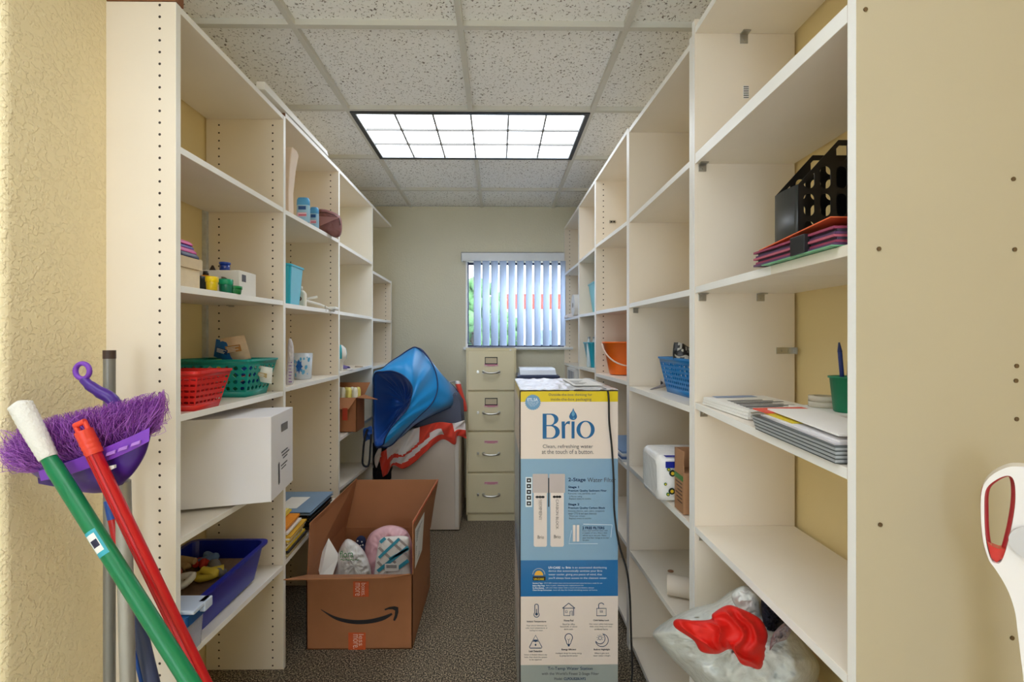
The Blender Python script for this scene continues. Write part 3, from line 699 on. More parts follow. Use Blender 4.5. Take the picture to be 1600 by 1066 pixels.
for i, (ya, yb) in enumerate(rows):
    z1, z0 = FP(760, ya).z, FP(760, yb).z; zc = lambda f: lerp(z1, z0, f)
    dr = MB().box(FX0+0.012, FX1-0.012, FY0-0.012, FY0+0.012, z0+0.002, z1-0.002).build('drawer', M_FILE2, fc, bevel=0.003, seg=3)
    cx = (FX0+FX1)/2; y = FY0-0.012; zh = zc(0.545)
    m = MB(); m.tube(smooth_open([(cx-0.062, y, zh+.004), (cx-0.05, y-0.022, zh), (cx, y-0.028, zh-.004), (cx+0.05, y-0.022, zh), (cx+0.062, y, zh+.004)], 14), 0.0075, 10)
    for s in (-1, 1): m.box(cx+s*0.058-0.008, cx+s*0.058+0.008, y-0.005, y, zh-0.01, zh+0.014)
    m.build('handle', M_STEEL, dr)
    m = MB(); m.tube([(cx-0.098, y, zh+.004), (cx-0.098, y-0.012, zh+.004)], 0.008, 12); m.box(cx-0.106, cx-0.09, y-0.004, y, zh-0.006, zh+0.014); m.build('latch', M_STEEL, dr)
    if i < 2:
        zl = zc(0.25); m = MB(); a_, h_ = 0.047, 0.026
        for (p, q, r, s) in ((-a_, a_, h_-.005, h_), (-a_, a_, -h_, -h_+.005), (-a_, -a_+.005, -h_, h_), (a_-.005, a_, -h_, h_)): m.box(cx+p, cx+q, y-0.004, y, zl+r, zl+s)
        m.build('label_holder', M_DARKM, dr); MB().box(cx-.041, cx+.041, y-0.002, y-0.0005, zl-.02, zl+.02).build('label_card', mat('card_tan', (206, 190, 160), 0.6), dr)
    zs = zc(0.355 if i < 2 else 0.245); m = MB(); m.box(cx-.052, cx+.052, y-0.0012, y-.0002, zs-.012, zs+.011, 0)
    random.seed(i)
    for kk in range(11): m.box(cx-.048+kk*.0088, cx-.048+kk*.0088+.006, y-0.0018, y-.0012, zs-.003, zs+.006, 1)
    m.box(cx-.03, cx+.03, y-0.0018, y-.0012, zs-.009, zs-.006, 1)
    m.build('sticker', [mat('pink_sticker', (226, 196, 190), 0.6), mat('magenta_ink', (204, 80, 134), 0.6)], dr)
m = MB(); c = P(802, 546.5, FY0-0.002); m.tube([(c.x-.02, c.y, c.z-.004), (c.x-.02, c.y-0.006, c.z-.004)], 0.008, 14); m.build('lock', M_STEEL, fc)

# printer on a small stand behind the tall carton
px0, px1 = P(808, 580, 3.1).x, P(876, 580, 3.1).x
sd = thing('printer_stand', ((px0+px1)/2, 3.1, 0), 'dark printer stand hidden behind the tall water cooler carton', 'stand')
MB().box(px0, px1, 3.1, 3.42, 0.82, 0.84).build('stand_top', M_DARKM, sd)
for x in (px0+.015, px1-.015):
    for y in (3.115, 3.405): MB().box(x-.012, x+.012, y-.012, y+.012, 0, 0.82).build('leg', M_DARKM, sd)
pr = thing('printer', ((px0+px1)/2, 3.1, 0.8402), 'navy and white printer seen just above the tall carton, before the window', 'printer')
zt = P(840, 577, 3.12).z
MB().loft([rr((px0+px1)/2, 3.26, px1-px0, .3, .02, z) for z in (.8405, zt-.05)]+[rr((px0+px1)/2, 3.27, px1-px0-.02, .28, .03, zt-.04)], smooth=False).build('body', mat('printer_navy', (38, 50, 86), 0.35), pr)
m = MB(); lo = []
for k in range(9):
    t = k/8; y = lerp(3.13, 3.40, t); z = zt-0.052+0.052*math.sin(min(1, t*2.2)*PI/2); lo.append([(px0+.022, y, zt-.055), (px0+.022, y, z), (px1-.022, y, z), (px1-.022, y, zt-.055)])
m.loft(lo, smooth=False); m.build('lid', mat('printer_lid', (226, 232, 244), 0.25), pr, bevel=0.004)

# ================================================ TALL WATER COOLER CARTON
BY = 1.60; BX0, BX1 = P(812.5, 800, BY).x, P(965.5, 800, BY).x; BZ = P(890, 611, BY).z; BYB = 2.08
bc = thing('carton', ((BX0+BX1)/2, BY, 0), 'tall printed water cooler carton in blue, white and yellow, standing in the aisle', 'box')
M_BW = mat('print_white', (236, 222, 212), 0.3, var=0.01, coat=0.3); M_BB = mat('print_light_blue', (134, 172, 202), 0.3, var=0.01, coat=0.3)
M_BD = mat('print_blue', (14, 108, 172), 0.3, var=0.01, coat=0.3); M_BY = mat('print_yellow', (232, 204, 24), 0.3, var=0.01, coat=0.3); M_BG = mat('print_grey', (160, 168, 164), 0.3, var=0.01, coat=0.3)
M_INK = mat('ink_grey', (84, 84, 92), 0.5, var=0); M_INKN = mat('ink_navy', (30, 60, 100), 0.5, var=0); M_INKW = mat('ink_white', (226, 236, 244), 0.5, var=0); M_LOGO = mat('logo_blue', (10, 100, 156), 0.4, var=0)
def BPt(px, py): p = P(px, py, BY); return p
zz = lambda py: P(890, py, BY).z
bands = [(BZ, zz(628), 3), (zz(628), zz(717), 0), (zz(717), zz(875.5), 1), (zz(875.5), zz(932), 2), (zz(932), zz(1039), 0), (zz(1039), 0.0, 4)]
m = MB()
for z1, z0, mi in bands: m.box(BX0, BX1, BY, BYB, z0, z1, mi)
m.build('carton_body', [M_BW, M_BB, M_BD, M_BY, M_BG], bc)
m = MB(); m.grid(lambda u, v: (lerp(BX0-.001, BX1+.001, u), lerp(BY-.001, BYB, v), BZ+0.004+0.0035*noise.noise((u*9, v*7, 1))+0.003*noise.noise((u*22, v*4, 3))), 50, 40)
m.build('wrap_top', mat('crinkled_film', (238, 238, 240), 0.18, bump=0.5, bscale=30, spec=0.8), bc, solid=0.001)
m = MB(); m.box(P(890, 600, 1.8).x, P(925, 600, 1.9).x, 1.70, 2.0, BZ+0.0085, BZ+0.010); m.build('shipping_label', M_PAPER, bc)
m = MB(); x_ = P(895, 600, 1.8).x
for k in range(6): m.box(x_, x_+.03+.012*(k % 3), 1.74+k*.03, 1.748+k*.03, BZ+.0102, BZ+.0106)
m.build('label_print', M_INK, bc)
# black sealing edge lines of the wrap
m = MB(); m.tube([(BX0, BY-.001, 0.02), (BX0, BY-.001, BZ)], 0.0022, 6); m.tube([(BX0, BY-.001, BZ), ((BX0*.5+BX1*.5), BY-.001, BZ+.001)], 0.0015, 6); m.tube([(BX0*.45+BX1*.55, BY-.001, BZ+.001), (BX1, BY-.001, BZ+.001)], 0.0022, 6); m.build('edge_line', mat('dark_edge', (58, 50, 48), 0.5), bc)
m = MB(); m.grid(lambda u, v: (BX0-0.004-0.004*abs(noise.noise((u*4, v*20, 5))), lerp(BY-.004, BYB, u), lerp(0.02, BZ, v)), 12, 60); m.build('wrap_side', mat_plastic('clear_film', (240, 236, 232), 0.35, 0.15), bc)
L3 = 0.0012
def on1(s, ox, oy, off=L3): return lambda x, y: P(ox+x/s, oy+y/s, BY)+Vector((0, -off, 0))
c1 = on1(8.2, 810, 605); c2 = on1(7.106, 810, 730); c3 = on1(10, 810, 870); c4 = on1(7.84, 810, 930)
# logo
def arcpts(cx, cy, rx, ry, a0, a1, n=14): return [(cx+rx*math.cos(math.radians(lerp(a0, a1, k/n))), cy+ry*math.sin(math.radians(lerp(a0, a1, k/n)))) for k in range(n+1)]
m = MB()
def filled(splines, place, mi=0):
    v, f = curvemesh(splines); m.add([place(x, y) for x, y, _ in v], f, mi)
Bo = [(310, 340)]+arcpts(420, 412, 92, 72, -90, 62, 16)+[(448, 488)]+arcpts(430, 574, 100, 87, -68, 90, 18)+[(310, 661)]
Bi1 = [(360, 354)]+arcpts(405, 420, 54, 66, -90, 90, 14)+[(360, 486)]
Bi2 = [(360, 500)]+arcpts(412, 575, 62, 74, -90, 90, 14)+[(360, 648)]
filled([Bo, Bi1, Bi2], c1)
filled([[(552, 440), (594, 440), (594, 478), (612, 450), (636, 436), (662, 436), (656, 478), (634, 470), (612, 476), (598, 500), (598, 658), (556, 658)]], c1)
filled([[(680, 440), (719, 440), (719, 658), (680, 658)]], c1)
filled([arcpts(860, 545, 117, 114, 0, 350, 34), [(x+0, y) for x, y in arcpts(860, 545, 68, 100, 0, 350, 34)]], c1)
dr_ = [(702, 268), (716, 305), (740, 340), (750, 372)]+arcpts(700, 378, 50, 44, 5, 175, 14)+[(650, 372), (662, 340), (688, 305)]
filled([dr_], c1)
m.build('logo_lettering', M_LOGO, bc)
m = MB(); c1b = on1(8.2, 810, 605, L3*1.5); filled([[(700, 290), (724, 345), (716, 360), (700, 380), (684, 360), (680, 345)]], c1b); filled([arcpts(708, 400, 14, 9, 0, 350, 12)], c1b)
m.build('drop_highlight', mat('drop_pale', (96, 160, 198), 0.4, var=0), bc)
m = MB(); star = []
for k in range(48):
    a = 2*PI*k/48; r = 104 if k % 2 else 92; star.append((185+r*math.cos(a), 195+r*math.sin(a)))
filled([star], c1); m.build('badge', mat('badge_blue', (108, 156, 196), 0.4, var=0), bc)
m = MB(); text_on(m, 'ETL.SA', 115, 140, 248, 180, c1b, bold=.02)
for i, (q, r) in enumerate(((110, 262), (118, 250), (130, 240), (150, 215))): text_on(m, ('certified to NSF', 'standards 42', 'and 372 for', 'lead free')[i], q, 186+i*16, r, 197+i*16, c1b)
# white lettering on the dark blue band
L = [('UV-CARE', 470, 152, 655, 188, .03), ('by', 680, 156, 720, 192, 0), ('Brio', 740, 152, 822, 184, .03), ('is an automated disinfecting', 842, 152, 1380, 192, 0),
     ('device that automatically sanitizes your Brio', 470, 205, 1310, 244, 0), ('water cooler, giving you peace of mind, that', 470, 260, 1305, 300, 0), ("you'll always have access to the cleanest water.", 470, 315, 1385, 355, 0)]
for s_, x0, y0, x1, y1, bo in L: text_on(m, s_, x0, y0, x1, y1, c3, bold=bo)
for i, (s1, xa, s2, xb) in enumerate((('Standard Type', 378, 'UV-C LED module cleans the hot and cold tank every few hours, ready for use', 1310), ('Built-in Filter Press', 412, 'lasts a year, cleaning the replacement kit', 1015),
        ('No More Bacteria', 403, 'safe and clean water with a touch of one button, always', 1180), ('Cleans Storage Environment', 522, 'runs all day for fresh drinking water at home', 1230))):
    y = 402+i*36; text_on(m, s1, 222, y, xa, y+26, c3, bold=.03); text_on(m, s2, xa+20, y, xb, y+24, c3)
m.build('white_lettering', M_INKW, bc)
m = MB()
filled([arcpts(318, 278, 100, 100, 180, 360, 24)+arcpts(318, 278, 88, 88, 360, 180, 24)], c3); m.build('arch_print', mat('ink_arch', (160, 176, 190), 0.5, var=0), bc)
m = MB(); filled([arcpts(318, 292, 68, 76, 180, 360, 24)], c3); m.build('sun_print', mat('ink_sun', (238, 184, 70), 0.5, var=0), bc)
m = MB(); filled([[(225, 308), (424, 308), (424, 372), (225, 372)]], c3); m.build('plate_print', mat('ink_black', (34, 32, 36), 0.5, var=0), bc)
m = MB(); c3b = on1(10, 810, 870, L3*1.6); text_on(m, 'UV-CARE', 242, 332, 398, 362, c3b, bold=.03); m.build('plate_lettering', M_BY, bc)
# grey and navy lettering
m = MB()
text_on(m, 'Outside-the-box thinking for', 385, 80, 945, 122, c1); text_on(m, 'inside-the-box packaging', 415, 138, 935, 184, c1)
text_on(m, 'Clean, refreshing water', 312, 735, 955, 795, c1); text_on(m, 'at the touch of a button.', 300, 798, 962, 856, c1)
text_on(m, 'Water Filter', 765, 118, 1080, 166, c2)
for s_, x0, y0, x1, y1 in (('Removes rust, particles, sand', 553, 284, 855, 306), ('5 Micron rating', 565, 317, 705, 338), ('Replace every 6 months', 562, 342, 805, 364), ('Removes chlorine, taste, odors, compounds', 553, 478, 955, 500), ('water CTO & bad taste chemicals', 553, 505, 868, 526),
        ('Filters per minute', 565, 534, 738, 556), ('Replace every 6 months', 562, 560, 808, 582), ('Enjoy clean and fresh water with', 712, 695, 990, 716), ('a supply of two filters that', 712, 722, 985, 742), ('will last up to one year. Makes', 712, 749, 975, 770), ('your first filter change at no cost', 712, 776, 1004, 798), ('to you', 712, 804, 780, 824)):
    text_on(m, s_, x0, y0, x1, y1, c2)
text_on(m, 'SEDIMENT', 226, 365, 262, 590, c2, rot=True); text_on(m, 'CARBON BLOCK', 416, 358, 446, 690, c2, rot=True)
text_on(m, 'Brio', 212, 757, 284, 797, c2, bold=.01); text_on(m, 'Brio', 394, 752, 468, 792, c2, bold=.01)
for i, (hx, h, w0) in enumerate(((222, 'Instant Temperature', 118), (615, 'Home Pod', 58), (1013, 'Child Safety Lock', 98))):
    yo = (18, 0, 0)[i]; text_on(m, h, hx-w0, 298+yo*.8, hx+w0, 322+yo*.8, c4, bold=.03)
    for j, (s_, w) in enumerate(((('Your choice between icy', 125), ('cold, room temperature, or', 135), ('boiling hot water.', 82)), (('Good for office', 76), ('household, or above', 104), ('dorm room.', 56)), (('Hot water safety lock keeps', 145), ('little ones away and clear', 138), ('accidental burns.', 84)))[i]):
        text_on(m, s_, hx-w, 345+j*30+yo, hx+w, 366+j*30+yo, c4)
for i, (hx, h, w0) in enumerate(((210, 'Leak Detection', 82), (617, 'Energy Efficient', 90), (1022, 'Built-in Nightlight', 100))):
    yo = (18, 0, 0)[i]; text_on(m, h, hx-w0, 655+yo, hx+w0, 680+yo, c4, bold=.03)
    for j, (s_, w) in enumerate(((('Sensor in bottom detects any', 140), ('leaks, then shuts the system', 138), ('to be repaired.', 78)), (('Intelligent design for saving energy', 160), ('by going into low power.', 112)), (('When it gets dark,', 90), ('water cooler is bright.', 105)))[i]):
        text_on(m, s_, hx-w, 702+j*30+yo, hx+w, 724+j*30+yo, c4)
text_on(m, "with the World's Finest 2-Stage Filter", 285, 942, 985, 988, c4); text_on(m, 'Model:', 440, 1008, 540, 1040, c4)
m.build('grey_lettering', M_INK, bc)
m = MB()
text_on(m, '2-Stage', 553, 118, 745, 170, c2, bold=.015); text_on(m, 'Stage 1', 553, 208, 670, 240, c2, bold=.03); text_on(m, 'Premium Quality Sediment Filter', 553, 250, 980, 278, c2, bold=.02)
text_on(m, 'Stage 2', 553, 400, 675, 432, c2, bold=.03); text_on(m, 'Premium Quality Carbon Block', 553, 441, 963, 470, c2, bold=.02); text_on(m, '2 FREE FILTERS', 710, 660, 955, 690, c2, bold=.03)
text_on(m, 'Tri-Temp Water Station', 360, 878, 908, 928, c4); text_on(m, 'CLPOU520UVF2', 555, 1008, 825, 1040, c4, bold=.015)
m.build('navy_lettering', M_INKN, bc)
# line icons
m = MB()
def stroke(pts, w, place, closed=False):
    pts = [Vector(p) for p in pts]; n = len(pts); vs = []
    for i, p in enumerate(pts):
        t = (pts[(i+1) % n]-pts[i-1]) if closed else (pts[min(i+1, n-1)]-pts[max(i-1, 0)]); t.normalize(); q = Vector((-t.y, t.x))*w/2; vs += [place(*(p+q)), place(*(p-q))]
    fs = [(2*i, 2*i+1, 2*((i+1) % n)+1, 2*((i+1) % n)) for i in range(n if closed else n-1)]; m.add(vs, fs)
stroke(arcpts(222, 238, 32, 32, -50, 230, 18)+[(200, 130)]+arcpts(222, 130, 22, 20, 180, 360, 8)+[(244, 210)], 9, c4, True)
filled([arcpts(222, 232, 17, 17, 0, 340, 14)], c4); stroke([(222, 170), (222, 230)], 9, c4)
m.build('printed_icon', mat('icon_navy', (48, 76, 112), 0.5, var=0), bc); m = MB()
stroke([(540, 160), (615, 98), (692, 160)], 10, c4); stroke([(540, 160), (692, 160)], 8, c4); stroke([(556, 165), (556, 250), (632, 250), (632, 200), (658, 190), (658, 250), (676, 250), (676, 165)], 9, c4); stroke([(576, 192), (598, 192), (598, 214), (576, 214)], 6, c4, True)
m.build('printed_icon', mat('icon_navy', (48, 76, 112), 0.5, var=0), bc); m = MB()
stroke([(958, 162), (1074, 162), (1074, 252), (958, 252)], 9, c4, True); stroke([(982, 160), (982, 120)]+arcpts(1014, 122, 32, 26, 180, 350, 10), 9, c4)
for x in (1000, 1014, 1028): stroke([(x, 185), (x+3, 215)], 5, c4)
m.build('printed_icon', mat('icon_navy', (48, 76, 112), 0.5, var=0), bc); m = MB()
stroke([(210, 490), (288, 636), (280, 648), (142, 648), (134, 636)], 9, c4, True); filled([[(188, 545), (232, 545), (244, 572), (224, 566), (210, 578), (196, 566), (176, 572)]], c4); filled([arcpts(210, 608, 10, 14, 0, 340, 10)], c4)
m.build('printed_icon', mat('icon_navy', (48, 76, 112), 0.5, var=0), bc); m = MB()
stroke(arcpts(616, 520, 46, 48, 140, 400, 20)+[(636, 600), (596, 600)], 9, c4, True); filled([[(600, 602), (632, 602), (624, 628), (608, 628)]], c4); stroke([(600, 535), (615, 550), (632, 532)], 5, c4); stroke([(615, 550), (615, 595)], 5, c4)
m.build('printed_icon', mat('icon_navy', (48, 76, 112), 0.5, var=0), bc); m = MB()
stroke(arcpts(1022, 552, 78, 78, -75, 165, 26)+arcpts(1000, 530, 60, 66, 150, -60, 22), 8, c4, True); stroke(arcpts(1000, 525, 20, 22, 0, 340, 14), 6, c4, True)
for k in range(7): a = math.radians(150+k*40); stroke([(1000+30*math.cos(a), 525+32*math.sin(a)), (1000+42*math.cos(a), 525+44*math.sin(a))], 5, c4)
m.build('printed_icon', mat('icon_navy', (48, 76, 112), 0.5, var=0), bc)
# filters and pictograms
m = MB()
for x0, x1 in ((158, 328), (343, 516)):
    filled([[(x0+12, 285), (x1-12, 285), (x1-12, 870), (x1-24, 884), (x0+24, 884), (x0+12, 870)]], c2)
for x0 in (604, 645): filled([[(x0, 642), (x0+30, 642), (x0+30, 826), (x0, 826)]], c2)
m.build('filter_print', mat('filter_white', (232, 220, 214), 0.4, var=0), bc)
m = MB()
for x0, x1 in ((158, 328), (343, 516)): filled([[(x0+6, 75), (x1-6, 75), (x1, 82), (x1, 286), (x0, 286), (x0, 82)]], c2)
m.build('filter_cap_print', mat('filter_cap', (196, 184, 182), 0.4, var=0), bc)
m = MB()
for x in (208, 240, 272): filled([arcpts(x, 331, 19, 14, 0, 340, 12)], on1(7.106, 810, 730, L3*1.6))
for x in (398, 429, 458): filled([arcpts(x, 329, 18, 14, 0, 340, 12)], on1(7.106, 810, 730, L3*1.6))
stroke([(336, 120), (336, 440)], 12, c2)
for y in (146, 210, 274, 338, 402): filled([[(92, y-23), (140, y-23), (140, y+23), (92, y+23)]], on1(7.106, 810, 730, L3*1.6))
m.build('dark_print', mat('ink_black', (34, 32, 36), 0.5, var=0), bc)
m = MB(); filled([[(80, 110), (152, 110), (152, 442), (80, 442)]], c2)
cc2 = on1(7.106, 810, 730, L3*2.2)
for y in (146, 210, 274, 338, 402): filled([arcpts(116, y, 11, 9, 20, 340, 9)], cc2)
stroke([(1040, 640), (720, 632)], 5, c2); stroke([(1040, 640), (1026, 780)], 4, c2); stroke([(590, 700), (560, 850), (880, 850)], 4, c2)
m.build('pale_print', M_INKW, bc)
# power cord draped from the carton top
cd = smooth_open([P(930, 607, 1.75), P(947, 609, 1.62), P(951, 622, 1.588), P(952, 660, 1.588), P(956, 700, 1.588), P(959, 750, 1.586), P(960, 800, 1.58), P(967, 850, 1.57), P(979, 890, 1.56), (P(984, 930, 1.56)), P(986, 990, 1.56), P(988, 1050, 1.56), P(984, 1090, 1.57), Vector((P(990, 1100, 1.57).x, 1.57, 0.02)), Vector((P(1010, 1100, 1.6).x, 1.75, 0.007))], 90)
MB().tube(cd, 0.0036, 8).build('power_cord', M_BLACK, label='black power cord hanging down the front of the tall printed carton', cat='cord')

# ================================================ OPEN CARDBOARD BOX ON THE FLOOR
AX0, AX1, AY0, AY1, AZ = -0.832, -0.372, 2.012, 2.53, 0.325
ab = thing('cardboard_box', ((AX0+AX1)/2, AY0, 0), 'large open brown cardboard box with a black curved arrow, on the carpet', 'box')
T = 0.004; m = MB()
m.box(AX0, AX1, AY0, AY0+T, 0.002, AZ); m.box(AX0, AX1, AY1-T, AY1, 0.002, AZ); m.box(AX0, AX0+T, AY0, AY1, 0.002, AZ); m.box(AX1-T, AX1, AY0, AY1, 0.002, AZ); m.box(AX0, AX1, AY0, AY1, 0.001, 0.005)
m.build('carton_body', M_CARD, ab)
FL = 0.235
def flap(pts, d, mt=M_CARDIN): MB().prism(pts, d).build('flap', mt, ab)
# back flap up, left flap up, right flap up (outer torn top edge), front flap tipped towards the camera
flap([(AX0+.004, AY1, AZ), (AX1-.002, AY1, AZ), (AX1+.045, AY1+.012, AZ+FL+.02), (AX0+.05, AY1+.012, AZ+FL+.02)], (0, T, 0))
ft0, ft1 = P(482, 817, AY0+.0), P(556, 749, AY1)
flap([(AX0, AY0+.005, AZ), (AX0, AY1-.002, AZ), (ft1.x, AY1+.01, ft1.z), (P(483, 818, AY0).x, AY0+.005, P(483, 818, AY0).z)], (T, 0, 0))
rt = [(AX1, AY0+.005, AZ)]; q0, q1 = P(644, 816, AY0), P(683, 749, AY1)
top = []
for k in range(24): t = k/23; top.append(Vector((q0.x, AY0, q0.z)).lerp(Vector((q1.x, AY1, q1.z)), t)+Vector((0, 0, 0.006*noise.noise((t*30, 2, 2)))))
def RF(u, v, o=0.0):
    k_ = u*23; i_ = min(22, int(k_)); tp_ = top[i_].lerp(top[i_+1], k_-i_); return Vector((AX1, lerp(AY0, AY1, u), AZ)).lerp(tp_, v)+Vector((o, 0, 0))
MB().grid(lambda u, v: RF(u, v, T/2), 46, 4, smooth=False).build('flap', M_CARD, ab, solid=T)
m = MB()
for k in range(23):
    a, b = top[k], top[k+1]; w0, w1 = 0.012+0.006*noise.noise((k*.7, 1, 1)), 0.012+0.006*noise.noise(((k+1)*.7, 1, 1))
    m.hexa([a+Vector((T, 0, -w0)), a+Vector((T+.001, 0, -w0)), b+Vector((T+.001, 0, -w1)), b+Vector((T, 0, -w1)), a+Vector((T, 0, 0)), a+Vector((T+.001, 0, 0)), b+Vector((T+.001, 0, 0)), b+Vector((T, 0, 0))])
m.build('torn_tape_edge', mat('orange_tape', (224, 112, 74), 0.5, var=0.1, vscale=60), ab)
g0, g1 = P(443, 907, 1.80), P(642, 899, 1.80)
flap([(AX0, AY0, AZ-.002), (AX1, AY0, AZ-.002), (P(640, 897, 1.85).x, 1.85, P(640, 898, 1.85).z), (P(600, 901, 1.8).x, 1.80, P(600, 904, 1.8).z), (g0.x, 1.80, g0.z)], (0, 0, T), M_CARD)
# arrow mark, tape, label
def AF(px, py, o=.0012): return P(px, py, AY0)+Vector((0, -o, 0))
sf = lambda x, y: AF(440+x/3.083, 720+y/3.083)
m = MB()
up = smooth_open([Vector(p) for p in ((188, 714), (260, 750), (340, 766), (420, 764), (490, 748), (530, 733))], 30); dn = smooth_open([Vector(p) for p in ((192, 720), (262, 766), (345, 786), (425, 784), (492, 768), (535, 741))], 30)
m.add([sf(*p) for p in up]+[sf(*p) for p in dn], [(i, i+1, i+32, i+31) for i in range(30)])
filled([[(496, 714), (520, 704), (545, 701), (562, 706), (563, 730), (556, 755), (546, 772), (537, 768), (545, 745), (547, 722), (535, 716), (515, 716), (498, 722)]], sf)
m.build('arrow_print', mat('ink_black', (34, 32, 36), 0.5, var=0), ab)
def tape(x0, y0, x1, y1, rows):
    m = MB(); m.prism([sf(x0, y0), sf(x1, y0), sf(x1, y1), sf(x0, y1)], (0, .0008, 0)); m.build('tape', mat('orange_packing_tape', (206, 92, 52), 0.25, var=0.12, vscale=50, coat=0.5), ab)
    m = MB(); s2 = lambda x, y: AF(440+x/3.083, 720+y/3.083, .0022)
    for s_, a, b, c_, d in rows: text_on(m, s_, a, b, c_, d, s2, rot=True)
    m.build('tape_lettering', mat('tape_ink', (240, 200, 180), 0.4, var=0), ab)
tape(345, 582, 420, 655, [('boxes.', 385, 588, 408, 650), ('more', 355, 588, 378, 650)]); tape(322, 828, 405, 912, [('less', 372, 835, 396, 890), ('more.', 345, 835, 368, 905)])
m = MB(); xr = AX1+.0048
def AS(y, z, o): return (xr+o, y, z)
zl0, zl1 = AZ+.002, AZ+.19
def QS(u, v, o=0.0): # u along depth, v height on the raised right flap
    return RF(lerp(.06, .42, u), lerp(.04, .80, v), T+.0012+o)
m.add([QS(0, 0), QS(1, 0), QS(1, 1), QS(0, 1)], [(0, 1, 2, 3)], 0)
for k in range(9):
    v0, v1 = .12+k*.045, .12+k*.045+.025; m.add([QS(.1, v0, .001), QS(.55, v0, .001), QS(.55, v1, .001), QS(.1, v1, .001)], [(0, 1, 2, 3)], 1)
for k in range(6): v0, v1 = .62+k*.05, .62+k*.05+.02; m.add([QS(.1, v0, .001), QS(.8, v0, .001), QS(.8, v1, .001), QS(.1, v1, .001)], [(0, 1, 2, 3)], 1)
m.build('address_label', [M_PAPER, M_INK], ab)
# contents of the box
cp = MB(); cp.prism([P(495, 880, 2.16), P(513, 842, 2.2), P(530, 870, 2.2), P(519, 901, 2.14), P(500, 901, 2.12)], (0, 0.004, 0.001)); cp.build('paper_card', M_PAPER, label='blank white card standing at the left inside the open cardboard box', cat='card', solid=0)
M_BAG = mat_plastic('white_bag_plastic', (240, 240, 238), 0.93, 0.3)
wb = thing('plastic_bag', tuple(P(550, 905, 2.22)-Vector((0, 0, .06))), 'tied white plastic bag with green lettering inside the open cardboard box', 'bag')
puff(MB(), [(520, 930), (524, 885), (529, 862), (541, 843), (556, 848), (569, 862), (578, 884), (580, 905), (578, 930)], 2.22, 0.07, 0.05, fold=0.012, fs=11, seed=2).T
m = MB(); puff(m, [(520, 930), (524, 885), (529, 862), (541, 843), (556, 848), (569, 862), (578, 884), (580, 905), (578, 930)], 2.22, 0.07, 0.05, fold=0.012, fs=11, seed=2, crk=.5); m.build('bag', M_BAG, wb)
m = MB(); text_on(m, 'flora', 531, 861, 552, 872, lambda x, y: P(x, y+ (x-531)*-.05, 2.125)); text_on(m, '~~~~', 532, 874, 561, 876, lambda x, y: P(x, y, 2.125))
m.build('bag_lettering', mat('bag_green', (60, 150, 80), 0.5), wb)
pk = thing('plastic_bag', tuple(P(605, 925, 2.28)-Vector((0, 0, .02))), 'pink translucent plastic bag around the napkin pack in the cardboard box', 'bag')
m = MB(); puff(m, [(570, 930), (569, 870), (576, 838), (595, 824), (615, 821), (635, 829), (644, 850), (646, 880), (645, 930)], 2.33, 0.05, 0.09, fold=0.014, fs=14, seed=5); m.build('bag', mat_plastic('pink_bag_plastic', (238, 190, 200), 0.9, 0.3), pk)
np_ = thing('napkin_pack', tuple(P(612, 930, 2.22)), 'napkin pack with blue and grey diagonal stripes and a barcode, in pink bag', 'napkin pack')
m = MB(); puff(m, [(584, 935), (586, 885), (592, 848), (598, 840), (612, 838), (634, 838), (640, 846), (641, 885), (642, 935)], 2.255, 0.035, 0.03, fold=0.003, fs=10, seed=9, pw=0.25)
m.build('pack', mat('napkin_white', (244, 240, 234), 0.4), np_)
m = MB(); nf = lambda o: (lambda x, y: P(x, y, 2.2155-o))
def clipq(x0, y0, x1, y1, w, mi): # diagonal stripe
    dx, dy = x1-x0, y1-y0; L = math.hypot(dx, dy); nx, ny = -dy/L*w/2, dx/L*w/2; f_ = nf(.0008*(1+mi)); m.add([f_(x0+nx, y0+ny), f_(x0-nx, y0-ny), f_(x1-nx, y1-ny), f_(x1+nx, y1+ny)], [(0, 1, 2, 3)], mi)
for (a, b, c, d, w, mi) in ((594, 848, 602, 841, 5, 1), (592, 872, 624, 842, 4.5, 1), (590, 893, 638, 855, 5.5, 1), (622, 888, 638, 876, 5.5, 1), (608, 874, 638, 858, 4, 1), (592, 856, 618, 880, 4, 0), (606, 842, 638, 870, 4, 0), (590, 878, 606, 894, 4, 0), (622, 842, 638, 856, 3.5, 0)): clipq(a, b, c, d, w, mi)
m.build('stripe_print', [mat('napkin_grey', (176, 168, 164), 0.4), mat('napkin_teal', (64, 164, 190), 0.4)], np_)
m = MB(); f_ = nf(.003); m.add([f_(601, 881), f_(623, 881), f_(623, 893), f_(601, 893)], [(0, 1, 2, 3)], 0); f_ = nf(.004)
for k in range(9): m.add([f_(604+k*1.8, 883), f_(605+k*1.8, 883), f_(605+k*1.8, 888), f_(604+k*1.8, 888)], [(0, 1, 2, 3)], 1)
m.build('barcode_label', [M_PAPER, M_INK], np_)
tg = thing('polka_dot_pouch', tuple(P(563, 870, 2.33)), 'small navy fabric pouch with white dots behind the bag in the cardboard box', 'pouch')
m = MB(); c = P(564, 846, 2.36); m.ball(c, (.026, .02, .028)); m.ball(c+Vector((.004, 0, -.05)), (.035, .02, .04)); m.build('pouch', mat('navy_fabric', (24, 34, 72), 0.8), tg)
m = MB()
for dx, dz in ((-.012, .008), (.008, .004), (.002, -.014), (.014, -.012), (-.012, -.012)): m.ball(c+Vector((dx, -.017, dz)), (.0045, .002, .0045), 8, 6)
m.build('dot', M_WHITE, tg)
random.seed(2); m = MB()
for k in range(9):
    x, y = random.uniform(AX0+.06, AX1-.06), random.uniform(AY0+.06, AY1-.06); m.ball((x, y, 0.07), (.07, .06, random.uniform(.05, .07)), 10, 7)
